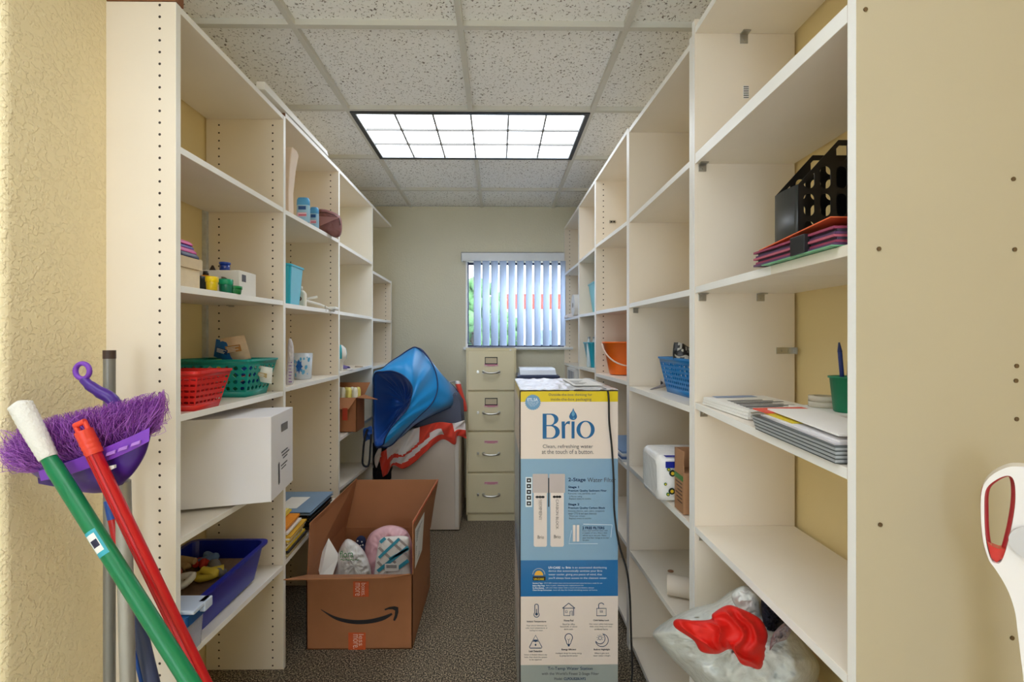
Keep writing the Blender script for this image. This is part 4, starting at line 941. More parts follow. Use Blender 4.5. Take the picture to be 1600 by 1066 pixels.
m.build('crumpled_packing_paper', mat('packing_brown', (150, 110, 82), 0.9), label='crumpled brown packing paper in the bottom of the open cardboard box', cat='paper', kind='stuff')
# ================================================ ITEMS ON THE LEFT SHELVES
def cyl(mb, x, y, z, r0, r1, h, n=24, mi=0): return mb.lathe((x, y, z), [(r0*.2, 0), (r0, 0), (r1, h), (r1*.2, h)], n, mi)
def lattice_basket(name, label, cat, X0, X1, Y0, Y1, z, h, fl, m_, pattern='diamond', rimc=None, nu=None):
    """tapered basket: base X0..X1, Y0..Y1; the top is larger by fl on every side"""
    t = thing(name, ((X0+X1)/2, (Y0+Y1)/2, z), label, cat)
    def pt(u, v): # u around 0..4, v up 0..1
        f = fl*v; xs = [(X0-f, Y0-f), (X1+f, Y0-f), (X1+f, Y1+f), (X0-f, Y1+f)]; i = int(u) % 4; q = u-int(u)
        a, b = xs[i], xs[(i+1) % 4]; return Vector((lerp(a[0], b[0], q), lerp(a[1], b[1], q), z+h*v))
    m = MB(); v0, v1 = 0.14, 0.86
    for i in range(4):
        Ls = (X1-X0) if i % 2 == 0 else (Y1-Y0); nn = max(3, round(Ls/ (nu or 0.022))); nr = max(2, round(h*(v1-v0)/(nu or 0.022)))
        m.grid(lambda a, b: pt(i+a*.9999, b*v0), 2, 1); m.grid(lambda a, b: pt(i+a*.9999, v1+b*(1-v1)), 2, 1)
        for c_ in range(nn):
            for r in range(nr):
                ca, cb = (c_+.5)/nn, v0+(v1-v0)*(r+.5)/nr; ha, hb = .5/nn, .5*(v1-v0)/nr
                N = 16; outer = []; inner = []
                for k in range(N):
                    a = 2*PI*k/N+PI/4; cx, cy = math.cos(a), math.sin(a); s_ = 1/max(abs(cx), abs(cy)); outer.append((cx*s_, cy*s_))
                    if pattern == 'diamond': s2 = .80/(abs(cx)+abs(cy)) if (c_+r) % 2 else .66/max(abs(cx), abs(cy))**.3*.9
                    elif pattern == 'slot': s2 = min(.82/max(abs(cx), 1e-3), .42/max(abs(cy), 1e-3))
                    else: s2 = .68
                    inner.append((cx*s2, cy*s2))
                vs = [pt(i+min(.9999, max(0, ca+x*ha)), cb+y*hb) for x, y in outer]+[pt(i+min(.9999, max(0, ca+x*ha)), cb+y*hb) for x, y in inner]
                m.add(vs, [(k, (k+1) % N, N+(k+1) % N, N+k) for k in range(N)])
    m.add([pt(0, 0), pt(1, 0), pt(2, 0), pt(3, 0)], [(0, 1, 2, 3)])
    m.build('basket_wall', m_, t, solid=0.0025)
    m = MB(); f = fl; e = .006; cx, cy = (X0+X1)/2, (Y0+Y1)/2; W_, D_ = X1-X0+2*f, Y1-Y0+2*f
    m.loft([rr(cx, cy, W_, D_, .012, z+h-.007), rr(cx, cy, W_+2*e, D_+2*e, .014, z+h-.007), rr(cx, cy, W_+2*e, D_+2*e, .014, z+h), rr(cx, cy, W_-.004, D_-.004, .01, z+h)], wrap=True, smooth=False, c0=False, c1=False)
    m.build('rim', rimc or m_, t); return t
# --- L1 shelf 2
z = sz('L1', 2, 1.36)
bk = MB().box(-1.10, Xp(309, 1.39), 1.30, 1.40, z, z+.056).build('paper_block', mat('cream_pages', (238, 222, 196), 0.8, var=0.06, vscale=40), bevel=.001, label='thick cream paper block at the bottom of the stack, nearest left shelf', cat='paper block')
MB().box(-1.10, Xp(315, 1.40), 1.30, 1.405, z+.0565, z+.088).build('book', mat('cream_pages2', (228, 208, 178), 0.8, var=0.06, vscale=40), bevel=.001, label='cream book on top of the thick paper block, nearest left shelf', cat='book')
zz0 = z+.0885
for k, (nm, c) in enumerate((('navy', (44, 50, 92)), ('magenta', (214, 72, 160)), ('violet', (70, 50, 160)), ('pink', (232, 84, 170)))):
    hh = (.014, .013, .011, .012)[k]; lab = ('navy folded pad at the bottom of the plastic wrapped stack of pads', 'magenta pad between the navy and violet pads, nearest left shelf', 'violet pad just under the topmost pink pad, nearest left shelf', 'bright pink pad on top of the stack, nearest left shelf')[k]
    xe = Xp((312, 308, 304, 302)[k], 1.39); m = MB(); m.loft([rr((-1.08+xe)/2, 1.35, xe+1.08, .09, .01, zz0+q) for q in (0.0005, hh*.4)]+[rr((-1.08+xe)/2-.002, 1.35, xe+1.07, .085, .01, zz0+hh)]); m.build('note_pad', mat('pad_'+nm, c, 0.4), label=lab, cat='pad', group='coloured pads stacked on the nearest left shelf'); zz0 += hh+.0005
def mug(x, y, z, r, h, mt, label, cat='cup', lid=None, name='plastic_cup'):
    t = thing(name, (x, y, z), label, cat); m = MB(); m.lathe((x, y, z), [(r*.8, 0), (r*.86, .002), (r, h), (r*.94, h), (r*.8, .004)], 24); m.build('cup_wall', mt, t)
    m = MB(); m.lathe((x, y, z), [(r*.99, h*.62), (r*1.04, h*.64), (r*1.04, h), (r*.95, h+.001), (r*.1, h+.001)], 24); m.build('lid', lid or mt, t); return t
YG = 1.50; z = sz('L1', 2, YG)
mug(Xp(328, 1.44), 1.45, z, .0175, .042, mat('yellow_cup', (226, 196, 20), 0.3), 'yellow plastic jar at the front of the nearest left shelf', 'jar', mat('yellow_lid', (246, 214, 20), 0.3), 'plastic_jar')
mug(Xp(350, 1.53), 1.54, z, .021, .046, mat('green_cup', (14, 118, 92), 0.3), 'tall green plastic jar beside the yellow jar on the nearest left shelf', 'jar', mat('green_lid', (20, 158, 116), 0.3), 'plastic_jar')
mug(Xp(367, 1.57), 1.57, z+.001, .0215, .026, mat('green_cup2', (12, 120, 60), 0.3), 'low green plastic jar at the right of the tall green jar', 'jar', mat('green_lid2', (16, 132, 66), 0.3), 'plastic_jar')
wbx = thing('white_box', (-1.0, 1.66, sz('L1', 2, 1.66)), 'white glossy box with a cut out window behind the coloured jars', 'box')
zb = sz('L1', 2, 1.62); x0, x1 = Xp(321, 1.68), Xp(384, 1.66); m = MB(); m.box(x0, x1, 1.62, 1.73, zb, zb+.088); m.build('carton_body', M_PAPER, wbx, bevel=.002)
m = MB(); pts = []
for k in range(9): a = PI/2*k/8; pts.append((x1-.062+.038*math.sin(a), 1.6195, zb+.02+.045*math.cos(a)))
m.prism([(x1-.07, 1.6195, zb+.002), (x1-.024, 1.6195, zb+.002)]+list(reversed(pts)), (0, -.0008, 0)); m.build('window_print', mat('greybrown_print', (112, 102, 84), 0.5), wbx)
m = MB(); m.box(x1, x1+.0008, 1.635, 1.66, zb+.05, zb+.075); m.build('side_print', M_INK, wbx)
t = thing('blue_jar', (Xp(350, 1.66), 1.665, zb+.0885), 'small dark blue jar standing on the white box', 'jar'); m = MB(); cyl(m, Xp(350, 1.66), 1.665, zb+.0885, .017, .017, .026); m.build('jar_body', mat('blue_jar', (20, 56, 150), 0.2, coat=.5), t); m = MB(); cyl(m, Xp(350, 1.66), 1.665, zb+.1147, .0185, .0185, .007); m.build('lid', mat('blue_lid', (28, 70, 176), 0.3), t)
m = MB(); c = P(313, 437, 1.47); zq = sz('L1', 2, 1.47); m.box(c.x-.008, c.x+.006, 1.46, 1.5, zq, zq+.05); m.build('black_case', M_BLACK, label='slim black case standing between the paper block and yellow jar', cat='case', bevel=.003)
t = thing('craft_bottle', (Xp(320, 1.56), 1.56, sz('L1', 2, 1.56)), 'amber bottle with a dark cap behind the yellow jar', 'bottle'); m = MB(); cyl(m, Xp(320, 1.56), 1.565, sz('L1', 2, 1.56), .014, .014, .062); m.build('bottle_body', mat('amber', (224, 150, 50), 0.3), t)
m = MB(); cyl(m, Xp(320, 1.56), 1.565, sz('L1', 2, 1.56)+.0622, .009, .008, .014); m.build('cap', M_BLACK, t)
m = MB(); c = P(331, 424, 1.76); z2 = sz('L1', 2, 1.77); m.lathe((c.x, 1.765, z2), [(.03, 0), (.03, .07), (.012, .105), (.003, .125)], 14); m.build('glue_cone', mat('dark_brown_cap', (52, 36, 30), 0.5), label='dark brown pointed cap sticking up behind the white box', cat='bottle')
# --- L1 shelf 3
M_TEAL = mat('teal_plastic', (10, 150, 140), 0.35); z = sz('L1', 3, 1.7)
tb = lattice_basket('plastic_basket', 'teal plastic basket with a cut out lattice, full of packets, nearest left shelf', 'basket', -1.14, -.918, 1.685, 1.835, z, .138, .030, M_TEAL, 'diamond', nu=.026)
random.seed(8); sn = []
for k, (c, px, py, s_, lab) in enumerate((((232, 206, 176), 368, 545, 1.3, 'tan and white snack packet standing up out of the teal basket'), ((30, 110, 190), 350, 548, 1.0, 'bright blue packet at the left of the tan snack packet'), ((214, 190, 70), 335, 575, .9, 'yellow packet low in the teal basket'), ((60, 150, 90), 352, 592, 1.0, 'green packet at the bottom of the teal basket'), ((32, 74, 170), 385, 590, 1.1, 'dark blue packet at the right end of the teal basket'), ((226, 226, 220), 412, 585, .9, 'white packet leaning in the far corner of the teal basket'))):
    c0 = P(px, py, 1.76 if k != 2 else 1.72); m = MB(); r = random.uniform(-.3, .3)*(0 if k == 0 else 1); w, h = .036*s_, .036*s_
    T_ = Matrix.Translation(c0) @ Matrix.Rotation((-.15, .3, r, .5, -.3, .2)[k], 4, 'Y') @ Matrix.Rotation(.25, 4, 'X'); m.T = T_
    m.grid(lambda u, v: ((u-.5)*2*w, -.012*(1-(2*u-1)**2)*(1-(2*v-1)**2)+.002*math.sin(u*9), (v-.5)*2*h), 12, 12)
    m.grid(lambda u, v: ((u-.5)*2*w, .0125*(1-(2*u-1)**2)*(1-(2*v-1)**2)+.0005, (v-.5)*2*h), 12, 12)
    t = thing('snack_packet', tuple(c0-Vector((0, 0, h))), lab, 'packet', 'packets in the teal basket'); m.build('wrapper', mat('packet_%d' % k, c, 0.35, var=.08, vscale=50), t)
    m = MB(T_); m.box(-w*.6, w*.6, -.0145, -.0135, -.2*h, .35*h, 0)
    for q in range(4): m.box(-w*.5, w*random.uniform(.1, .5), -.0155, -.0145, (.2-.12*q)*h, (.25-.12*q)*h, 1)
    m.build('printed_label', [mat('label_%d' % k, ((206, 150, 90), (20, 70, 140), (240, 230, 200), (230, 240, 220), (160, 60, 60), (200, 170, 120))[k], 0.4), M_PAPER], t)
z = sz('L1', 3, 1.4)
lattice_basket('plastic_basket', 'small red woven pattern plastic basket at the front of the nearest left shelf', 'basket', -1.07, P(312, 641, 1.37).x, 1.345, 1.46, z, .117, .026, mat('red_basket', (222, 44, 40), 0.35), 'slot', nu=.0165)
m = MB(); m.box(-1.06, P(311, 641, 1.37).x-.004, 1.352, 1.455, z+.003, z+.09); m.build('craft_paper', mat('red_paper', (190, 40, 40), 0.7), label='red craft paper filling the small red basket', cat='paper')
# --- L1 shelf 4: white archive box, turned
A = Vector((-.757, 1.548)); B = Vector((-.79, 1.785)); Cc = Vector((-1.08, 1.455)); zbt = CH-.536; H_ = .285
ax_ = (Cc-A).normalized(); L_ = .37; bx_ = (B-A); D2 = A+ax_*L_; E2 = B+ax_*L_
wb2 = thing('archive_box', ((A.x+E2.x)/2, (A.y+E2.y)/2, zbt), 'white cardboard archive box jutting out over the aisle on the nearest left shelf', 'box')
MB().hexa([(D2.x, D2.y, zbt), (A.x, A.y, zbt), (B.x, B.y, zbt), (E2.x, E2.y, zbt), (D2.x, D2.y, zbt+H_), (A.x, A.y, zbt+H_), (B.x, B.y, zbt+H_), (E2.x, E2.y, zbt+H_)]).build('carton_body', mat('archive_white', (236, 234, 238), 0.55, var=0.01), wb2, bevel=.002)
nrm = Vector((bx_.y, -bx_.x)).normalized()
def BE(u, v, o=.001): p = A+bx_*u+nrm*o; return (p.x, p.y, zbt+H_*(1-v))
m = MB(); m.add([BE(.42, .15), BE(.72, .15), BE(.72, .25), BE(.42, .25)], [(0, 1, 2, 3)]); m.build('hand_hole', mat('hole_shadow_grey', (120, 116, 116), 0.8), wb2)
m = MB(); m.add([BE(.28, .62), BE(.34, .60), BE(.36, .86), BE(.30, .88)], [(0, 1, 2, 3)])
for k, (u, v, l) in enumerate(((.42, .50, .3), (.45, .54, .35), (.5, .58, .2), (.4, .66, .3), (.42, .70, .22))): m.add([BE(u, v), BE(u+l, v-.01), BE(u+l, v+.008), BE(u, v+.018)], [(0, 1, 2, 3)])
m.build('handwriting', M_INK, wb2)
# --- L1 shelf 5
z = sz('L1', 5, 1.55)+.004
bb = thing('storage_bin', (-1.02, 1.6, z), 'royal blue plastic bin full of odds and ends on the lowest nearest left shelf', 'bin')
bin_mb(-1.035, 1.585, z, .24, .36, .275, .42, .125, t=.003, r=.03, rim=.012).build('bin_wall', mat('royal_blue', (12, 32, 156), 0.3), bb)
random.seed(31); cols = [('brown felt', (150, 104, 66)), ('cream rag', (216, 196, 160)), ('rust cloth', (176, 84, 50)), ('white wrapper', (232, 228, 220)), ('black cable', (40, 38, 40)), ('yellow tube', (206, 180, 60)), ('tan paper', (190, 160, 120)), ('grey cloth', (120, 116, 110)), ('red foil', (200, 50, 40)), ('clear blue film', (100, 130, 180))]
for k, (nm, c) in enumerate(cols):
    x = -1.12+random.uniform(0, .15); y = 1.43+.03*k+random.uniform(-.01, .01); zc_ = z+.100+random.uniform(0, .03)-(.02 if k > 6 else 0); m = MB()
    pts = [(x+random.uniform(-.04, .04), y+random.uniform(-.03, .03), zc_+random.uniform(-.015, .02)) for _ in range(5)]
    m.tube(smooth_open(pts, 18), [random.uniform(.010, .018)]*19, 8)
    m.build('craft_scrap', mat('scrap_%d' % k, c, 0.6), label='%s scrap lying in the royal blue bin' % nm, cat='scrap', group='scraps in the royal blue bin')
m = MB(); m.box(-1.13, -.95, 1.43, 1.74, z+.004, z+.08); m.build('craft_filling', mat('filling_brown', (110, 84, 60), 0.9, var=.2, vscale=60), label='mixed brown craft scraps filling the royal blue bin', cat='scraps', kind='stuff')
cb = thing('storage_box', (-.99, 1.33, z), 'clear storage box with a blue lid and pink contents, lowest nearest left shelf', 'box'); z = sz('L1', 5, 1.33)+.004
xe = P(314, 985, 1.36).x; xe2 = P(317, 930, 1.36).x
MB().loft([rr((xe-1.14)/2, 1.325, xe+1.14, .085, .012, z), rr((xe2-1.14)/2, 1.325, xe2+1.14, .09, .012, z+.105)], smooth=False, c1=False).build('box_wall', mat_plastic('clear_plastic', (214, 222, 240), .38, .15), cb, solid=.002)
MB().loft([rr((xe2-1.14)/2, 1.325, xe2+1.155, .098, .012, z+.092), rr((xe2-1.14)/2, 1.325, xe2+1.155, .098, .012, z+.12)], smooth=False).build('lid', mat('lid_blue', (20, 84, 150), 0.3), cb, bevel=.003)
m = MB(); m.box(-1.1, xe2+.02, 1.29, 1.372, z+.122, z+.134); m.box(xe2, xe2+.022, 1.335, 1.372, z+.105, z+.134); m.build('latch', mat('pale_blue_plastic', (206, 220, 244), 0.3), cb, bevel=.003)
random.seed(5); m = MB()
for k in range(16): a = Vector((random.uniform(-1.10, xe-.02), random.uniform(1.295, 1.355), z+random.uniform(.01, .06))); m.ball(a, (.014, .009, .012), 8, 6)
m.build('pink_beads', mat('pink_beads', (216, 110, 180), 0.4, var=.15, vscale=80), label='pink and lilac shapes heaped inside the clear storage box', cat='beads', kind='stuff')
# --- L2
z = sz('L2', 1, 2.0)
m = MB(); lo = []
zt_ = P(458, 236, 2.02).z
for (zz_, xe, dy) in ((z, P(464, 330, 2.06).x, .05), (z+.1, P(462, 300, 2.05).x, .05), (z+.2, P(464, 260, 2.05).x, .06), (zt_-.01, P(467, 245, 2.05).x, .07), (zt_, P(460, 235, 2.0).x, .05)):
    lo.append([(xe-.16, 1.98, zz_), (xe, 1.98, zz_), (xe, 1.98+dy, zz_), (xe-.16, 1.98+dy, zz_)])
m.loft(lo, smooth=False); m.build('paper_bag', mat('peach_paper', (234, 214, 196), 0.7, bump=.3, bscale=20), label='tall peach paper bag standing on the upper shelf beside the deodorants', cat='bag', bevel=.004)
def deodorant(px0, px1, ytop, Y, label, c1_, c2_):
    z = sz('L2', 1, Y); x = Xp((px0+px1)/2, Y); w = (px1-px0)*Y/720/2; h = P(px0, ytop, Y).z-z; t = thing('deodorant_stick', (x, Y, z), label, 'deodorant', 'deodorant sticks on the upper left shelf')
    def lp(zz_, s_): return rr(x, Y, 2*w*s_, .03*s_, .0145*s_, zz_)
    MB().loft([lp(z, .95), lp(z+.004, 1), lp(z+h*.68, .98)]).build('stick_body', mat(c1_, (156, 200, 228), .35), t)
    MB().loft([lp(z+h*.68, .9), lp(z+h*.69, 1.0), lp(z+h*.9, .97), lp(z+h*.98, .8), lp(z+h, .4)]).build('cap', mat(c2_, (84, 168, 226), .3), t)
    m = MB(); y = Y-.0158; m.box(x-w*.55, x+w*.6, y-.0006, y, z+h*.48, z+h*.62, 0); m.box(x-w*.7, x+w*.7, y-.0006, y, z+h*.2, z+h*.36, 1); m.box(x-w*.5, x+w*.7, y-.001, y-.0006, z+h*.24, z+h*.28, 2)
    m.build('printed_label', [mat('deo_navy', (36, 84, 150), .4), mat('deo_pink', (232, 190, 206), .4), mat('deo_magenta', (206, 60, 110), .4)], t)
deodorant(464, 484, 309, 2.14, 'light blue deodorant stick with a pink label band, nearer of the two', 'deo_blue', 'deo_cap')
deodorant(484.5, 498, 324, 2.27, 'smaller blue deodorant stick next to the brown pouch', 'deo_blue2', 'deo_cap2')
po = thing('pouch', tuple(P(516, 372, 2.42)), 'dusty brown zip pouch at the far end of the upper left shelf', 'pouch')
m = MB(); puff(m, [(497, 330), (506, 327), (520, 331), (530, 337), (534, 346), (534, 362), (530, 370), (522, 371), (510, 364), (498, 358)], 2.42, .035, .035, fold=.003, fs=9, seed=3, pw=.4); m.build('pouch_body', mat('mauve_leather', (134, 88, 88), .5), po)
m = MB(); m.prism([P(499, 338, 2.372), P(531, 340, 2.384), P(500, 353, 2.372)], (0, .003, 0)); m.build('flap', mat('mauve_leather_light', (168, 118, 116), .5), po, bevel=.001)
m = MB(); m.tube([P(x, y, Y) for x, y, Y in ((499, 332, 2.385), (510, 332, 2.385), (522, 336, 2.385), (530, 342, 2.39), (532, 352, 2.395))], .002, 6); m.build('zip', mat('dark_brown_zip', (70, 40, 40), .5), po)
z = sz('L2', 2, 2.0); x1_ = P(463, 472, 2.05).x
t = thing('plastic_bin', (-1.0, 2.03, z), 'turquoise plastic bin at the near end of the second left unit', 'bin')
bin_mb((-1.09+x1_)/2, 2.035, z, x1_+1.09, .12, x1_+1.09+.02, .15, P(470, 421, 2.0).z-z+.02, t=.002, r=.02, rim=.004).build('bin_wall', mat('turquoise', (40, 184, 214), .35), t)
z = sz('L2', 2, 2.22); x = Xp(471, 2.22); t = thing('pump_bottle', (x, 2.22, z), 'white pump bottle with a round brown seal beside the turquoise bin', 'bottle')
MB().loft([rr(x, 2.22, .046, .03, .012, z), rr(x, 2.22, .046, .03, .012, z+.065), rr(x, 2.22, .03, .025, .012, z+.078), rr(x, 2.22, .014, .014, .006, z+.082)]).build('bottle_body', mat('bottle_cream', (238, 234, 222), .35), t)
m = MB(); cyl(m, x, 2.22, z+.0822, .006, .006, .018); m.tube([(x, 2.22, z+.1), (x-.012, 2.2, z+.1), (x-.02, 2.195, z+.094)], .003, 8); m.build('pump', M_WHITE, t)
m = MB(); m.tube([(x-.004, 2.204, z+.04), (x-.004, 2.2, z+.04)], .012, 16, mi=0); m.tube([(x-.004, 2.2001, z+.04), (x-.004, 2.198, z+.04)], .006, 12, mi=1); m.build('seal_label', [mat('brown_seal', (112, 76, 56), .5), M_PAPER], t)
z = sz('L2', 2, 2.35); t = thing('clamp_arm', (Xp(500, 2.35), 2.35, z), 'white folding clamp arm lying over the shelf edge past the pump bottle', 'clamp')
def q_(px, py, Y): return P(px, py, Y)
MB().tube([q_(480, 467, 2.3), q_(496, 464, 2.32)], .006, 8).build('arm', M_WHITE, t); MB().tube([q_(478, 470, 2.26), q_(500, 476, 2.34), q_(522, 486, 2.44)], .006, 8).build('arm', M_WHITE, t)
m = MB(); m.box(*[v for v in (q_(516, 480, 2.42).x, q_(526, 480, 2.42).x)], 2.40, 2.46, sz('L2', 2, 2.43), sz('L2', 2, 2.43)+.014); m.build('clamp_foot', M_WHITE, t, bevel=.003)
m = MB(); m.tube([q_(508, 478, 2.36), q_(509, 487, 2.36)], .003, 6); m.build('spring', M_STEEL, t)
z = sz('L2', 3, 2.3); x = Xp(473, 2.3); t = thing('snowflake_tub', (x, 2.3, z), 'clear plastic tub with a blue snowflake print on the second left unit', 'tub')
hh = P(473, 552, 2.3).z-z; MB().lathe((x, 2.3, z), [(.036, 0), (.04, .002), (.0465, hh), (.044, hh), (.036, .006)], 32).build('tub_wall', mat_plastic('frosted_plastic', (226, 236, 248), .8, .2), t)
m = MB()
def TB(a, v, o=.0008): r = lerp(.04, .0465, v)+o; return (x+r*math.sin(a), 2.3-r*math.cos(a), z+hh*v)
for k in range(8):
    a = 2*PI*k/8; da, dv = .42*math.cos(a), .3*math.sin(a); n_ = (-math.sin(a)*.09, math.cos(a)*.07)
    m.add([TB(0, .5, .0012), TB(da*.55+n_[0], .5+dv*.55+n_[1], .0012), TB(da, .5+dv, .0012), TB(da*.55-n_[0], .5+dv*.55-n_[1], .0012)], [(0, 1, 2, 3)], 0)
random.seed(3)
for k in range(26):
    a = random.uniform(-1.2, 1.2); v = random.uniform(.15, .85); r = random.uniform(.03, .09); m.add([TB(a+r*1.6*math.cos(q*PI/4), v+r*math.sin(q*PI/4), .0009+.00001*k) for q in range(8)], [tuple(range(8))], 1)
m.build('snowflake_print', [mat('snow_blue', (24, 98, 190), .4), mat('snow_light', (96, 176, 226), .4)], t)
z = sz('L2', 3, 2.03); m = MB(); puff(m, [(447, 602), (449, 560), (450, 533), (455, 530), (459, 545), (459, 575), (458, 600)], 2.03, .02, .02, fold=.004, fs=8, seed=8); t = thing('plastic_packet', (P(453, 600, 2.03).x, 2.03, z), 'clear packet with purple writing standing left of the snowflake tub', 'packet'); m.build('wrapper', mat_plastic('clear_packet', (232, 230, 240), .75, .15), t)
m = MB()
for k in range(7): a = P(451, 566+k*5, 2.008); m.box(a.x, a.x+.014-.002*(k % 3), a.y, a.y+.001, a.z-.004, a.z)
m.build('wrapper_print', mat('packet_purple', (132, 90, 176), .4), t)
# --- L2 shelf 4: magazines and binders
random.seed(12); zt0 = sz('L2', 4, 1.98)+.012
mcols = [((236, 214, 120), 'pale yellow'), ((226, 190, 60), 'golden'), ((240, 240, 232), 'white'), ((222, 176, 60), 'amber'), ((216, 200, 150), 'tan'), ((198, 70, 50), 'red'), ((238, 150, 50), 'orange'), ((240, 238, 228), 'off white'), ((60, 60, 64), 'black'), ((232, 210, 70), 'bright yellow'), ((244, 226, 130), 'lemon')]
order = [4, 2, 8, 1, 7, 3, 4, 1, 2, 3, 1, 7, 5, 6, 0, 9, 10]
seen = {}; yedge = [1.97+.0]; zc_ = sz('L2', 4, 1.96)+.004
for k, ci in enumerate(order):
    c, nm = mcols[ci]; h = random.uniform(.0065, .0105); x_e = AL+random.uniform(-.02, .012)+(-.05 if k > 13 else 0); ye_ = lerp(2.12, 2.06, k/16)+random.uniform(-.015, .01); seen[nm] = seen.get(nm, 0)+1
    m = MB(); m.hexa([(x_e-.22, 1.93, zc_), (x_e, 1.93, zc_), (x_e, ye_, zc_+.012), (x_e-.22, ye_, zc_+.012), (x_e-.22, 1.93, zc_+h), (x_e, 1.93, zc_+h), (x_e, ye_, zc_+h+.012), (x_e-.22, ye_, zc_+h+.012)])
    lab = '%s magazine, %s in the leaning pile beside the cardboard box' % (nm, 'lowest' if k == 0 else 'topmost' if k == 16 else ('second third fourth fifth sixth seventh eighth ninth tenth eleventh twelfth thirteenth fourteenth fifteenth sixteenth'.split()[k-1]+' from the bottom'))
    m.build('magazine', mat('magazine_'+nm, c, .5, var=.08, vscale=90), label=lab, cat='magazine', group='magazines stacked on the lower left shelf'); zc_ += h+.0006
zk = sz('L2', 4, 2.35)+.004; zt_ = P(480, 789, 2.25).z
nb = 5; hb = (zt_-zk)/nb
for k in range(nb):
    top_ = k == nb-1; x_e = AL+(.005, -.01, .0, -.008, .004)[k]; t = thing('ring_binder', (x_e-.14, 2.28, zk+k*hb), ('black ring binder, lowest behind the magazines', 'black ring binder, second from the bottom behind the magazines', 'black ring binder in the middle behind the magazines', 'black ring binder directly under the pale blue one', 'pale blue ring binder on top of the black binders, behind the magazines')[k], 'binder', 'binders on the lower left shelf')
    m = MB(); m.box(x_e-.28, x_e, 2.145, 2.45, zk+k*hb, zk+k*hb+.003); m.box(x_e-.28, x_e, 2.145, 2.45, zk+(k+1)*hb-.004, zk+(k+1)*hb-.001); m.box(x_e-.28, x_e, 2.145, 2.149, zk+k*hb, zk+(k+1)*hb-.001); m.build('cover', mat('binder_blue', (124, 156, 190), .4) if top_ else M_BLACK, t)
    MB().box(x_e-.27, x_e-.006, 2.16, 2.44, zk+k*hb+.004, zk+(k+1)*hb-.006).build('pages', M_PAPER, t)
m = MB(); a = P(463, 782, 2.3); m.box(a.x-.05, a.x+.045, 2.2, 2.36, zt_+.0002, zt_+.0012); m.build('paper_sheet', M_PAPER, label='white paper sheet lying on the pale blue binder', cat='paper')
# --- L3
z = sz('L3', 3, 2.75); t = thing('slipper', (Xp(541, 2.72), 2.72, z), 'purple and white slipper lying on the third left unit', 'slipper')
m = MB(); cx, cy = Xp(536, 2.75), 2.76
lo = []
for hh_, s_ in ((.0005, 1), (.006, 1.02), (.008, .98)): lo.append([(cx-.02+.075*s_*math.cos(a), cy+.036*s_*math.sin(a)*(1.15-.3*math.cos(a)), z+hh_) for a in [2*PI*k/28 for k in range(28)]])
m.loft(lo); m.build('sole', mat('slipper_sole', (232, 230, 232), .6), t)
m = MB(); m.grid(lambda u, v: (cx-.04+.07*u, cy-.034+.068*v, z+.009+.028*math.sin(PI*v)*(1-.6*u)), 8, 10); m.build('strap', mat('slipper_purple', (112, 100, 164), .7), t, solid=.003)
m = MB(); c = P(534, 546, 2.66); t = thing('toy_ball', (c.x, 2.68, z), 'turquoise and white toy just behind the upright of the third left unit', 'toy'); m.lathe((c.x-.012, 2.68, z), [(.012, 0), (.014, .05), (.03, .07), (.034, .1), (.028, .13), (.008, .15)], 18, lambda i, k: 1 if k % 6 < 3 and i > 1 else 0); m.build('toy_body', [M_PAPER, mat('toy_turquoise', (60, 186, 206), .4)], t)
m = MB(); c = P(567, 568, 3.0); zz_ = sz('L3', 3, 3.0); m.loft([rr(c.x-.02, 2.98, .05, .03, .008, zz_), rr(c.x-.02, 2.98, .045, .028, .008, zz_+.008)]); m.build('fabric_scrap', mat('beige_scrap', (200, 184, 164), .8), label='small beige fabric scrap behind the purple slipper', cat='scrap')
# small carton of yellow bottles
X0, X1, Y0, Y1 = -1.12, P(556, 670, 2.70).x, 2.70, 2.86; z = sz('L3', 4, 2.7)+.003; H = P(540, 622, 2.7).z-z
X1 = P(557, 660, 2.70).x
t = thing('small_carton', ((X0+X1)/2, (Y0+Y1)/2, z), 'small open brown carton of yellow bottles on the third left unit', 'box'); m = MB(); k_ = .003
m.box(X0, X1, Y0, Y0+k_, z, z+H); m.box(X0, X1, Y1-k_, Y1, z, z+H); m.box(X0, X0+k_, Y0, Y1, z, z+H); m.box(X1-k_, X1, Y0, Y1, z, z+H); m.box(X0, X1, Y0, Y1, z, z+.002); m.build('carton_body', M_CARD, t)
MB().prism([(X1, Y0, z+H), (X1, Y1, z+H), (X1+.085, Y1-.01, z+H-.03), (X1+.1, Y0-.02, z+H-.005)], (0, 0, .003)).build('flap', M_CARDIN, t)
MB().prism([(X0, Y0, z+H), (X1, Y0, z+H), (X1-.03, Y0-.05, z+H-.06), (X0, Y0-.05, z+H-.06)], (0, -.002, .002)).build('flap', M_CARDIN, t)
MB().prism([(X0, Y1, z+H), (X1, Y1, z+H), (X1+.03, Y1+.02, z+H+.075), (X0, Y1+.02, z+H+.075)], (0, .003, 0)).build('flap', M_CARDIN, t)
m = MB(); m.prism([P(535, 638, Y0-.055), P(543, 638, Y0-.055), P(543, 657, Y0-.002), P(535, 657, Y0-.002)], (0, -.001, 0)); m.build('red_label', mat('carton_red', (206, 70, 40), .5), t)
k = 0
for j in range(2):
    for i in range(6):
        x = X1-.022-i*.036; y = Y0+.045+j*.06; m = MB(); zt2 = z+H+.055-.004*j; m.lathe((x, y, z+.003), [(.015, 0), (.016, .01), (.016, zt2-z-.02), (.011, zt2-z-.003), (.003, zt2-z)], 14)
        m.build('yellow_bottle', mat('yellow_bottle' if (i+j) % 2 else 'pale_bottle', (236, 222, 120) if (i+j) % 2 else (238, 234, 214), .35), label='yellow or cream capped bottle packed in the small brown carton', cat='bottle', group='bottles packed in the small brown carton')

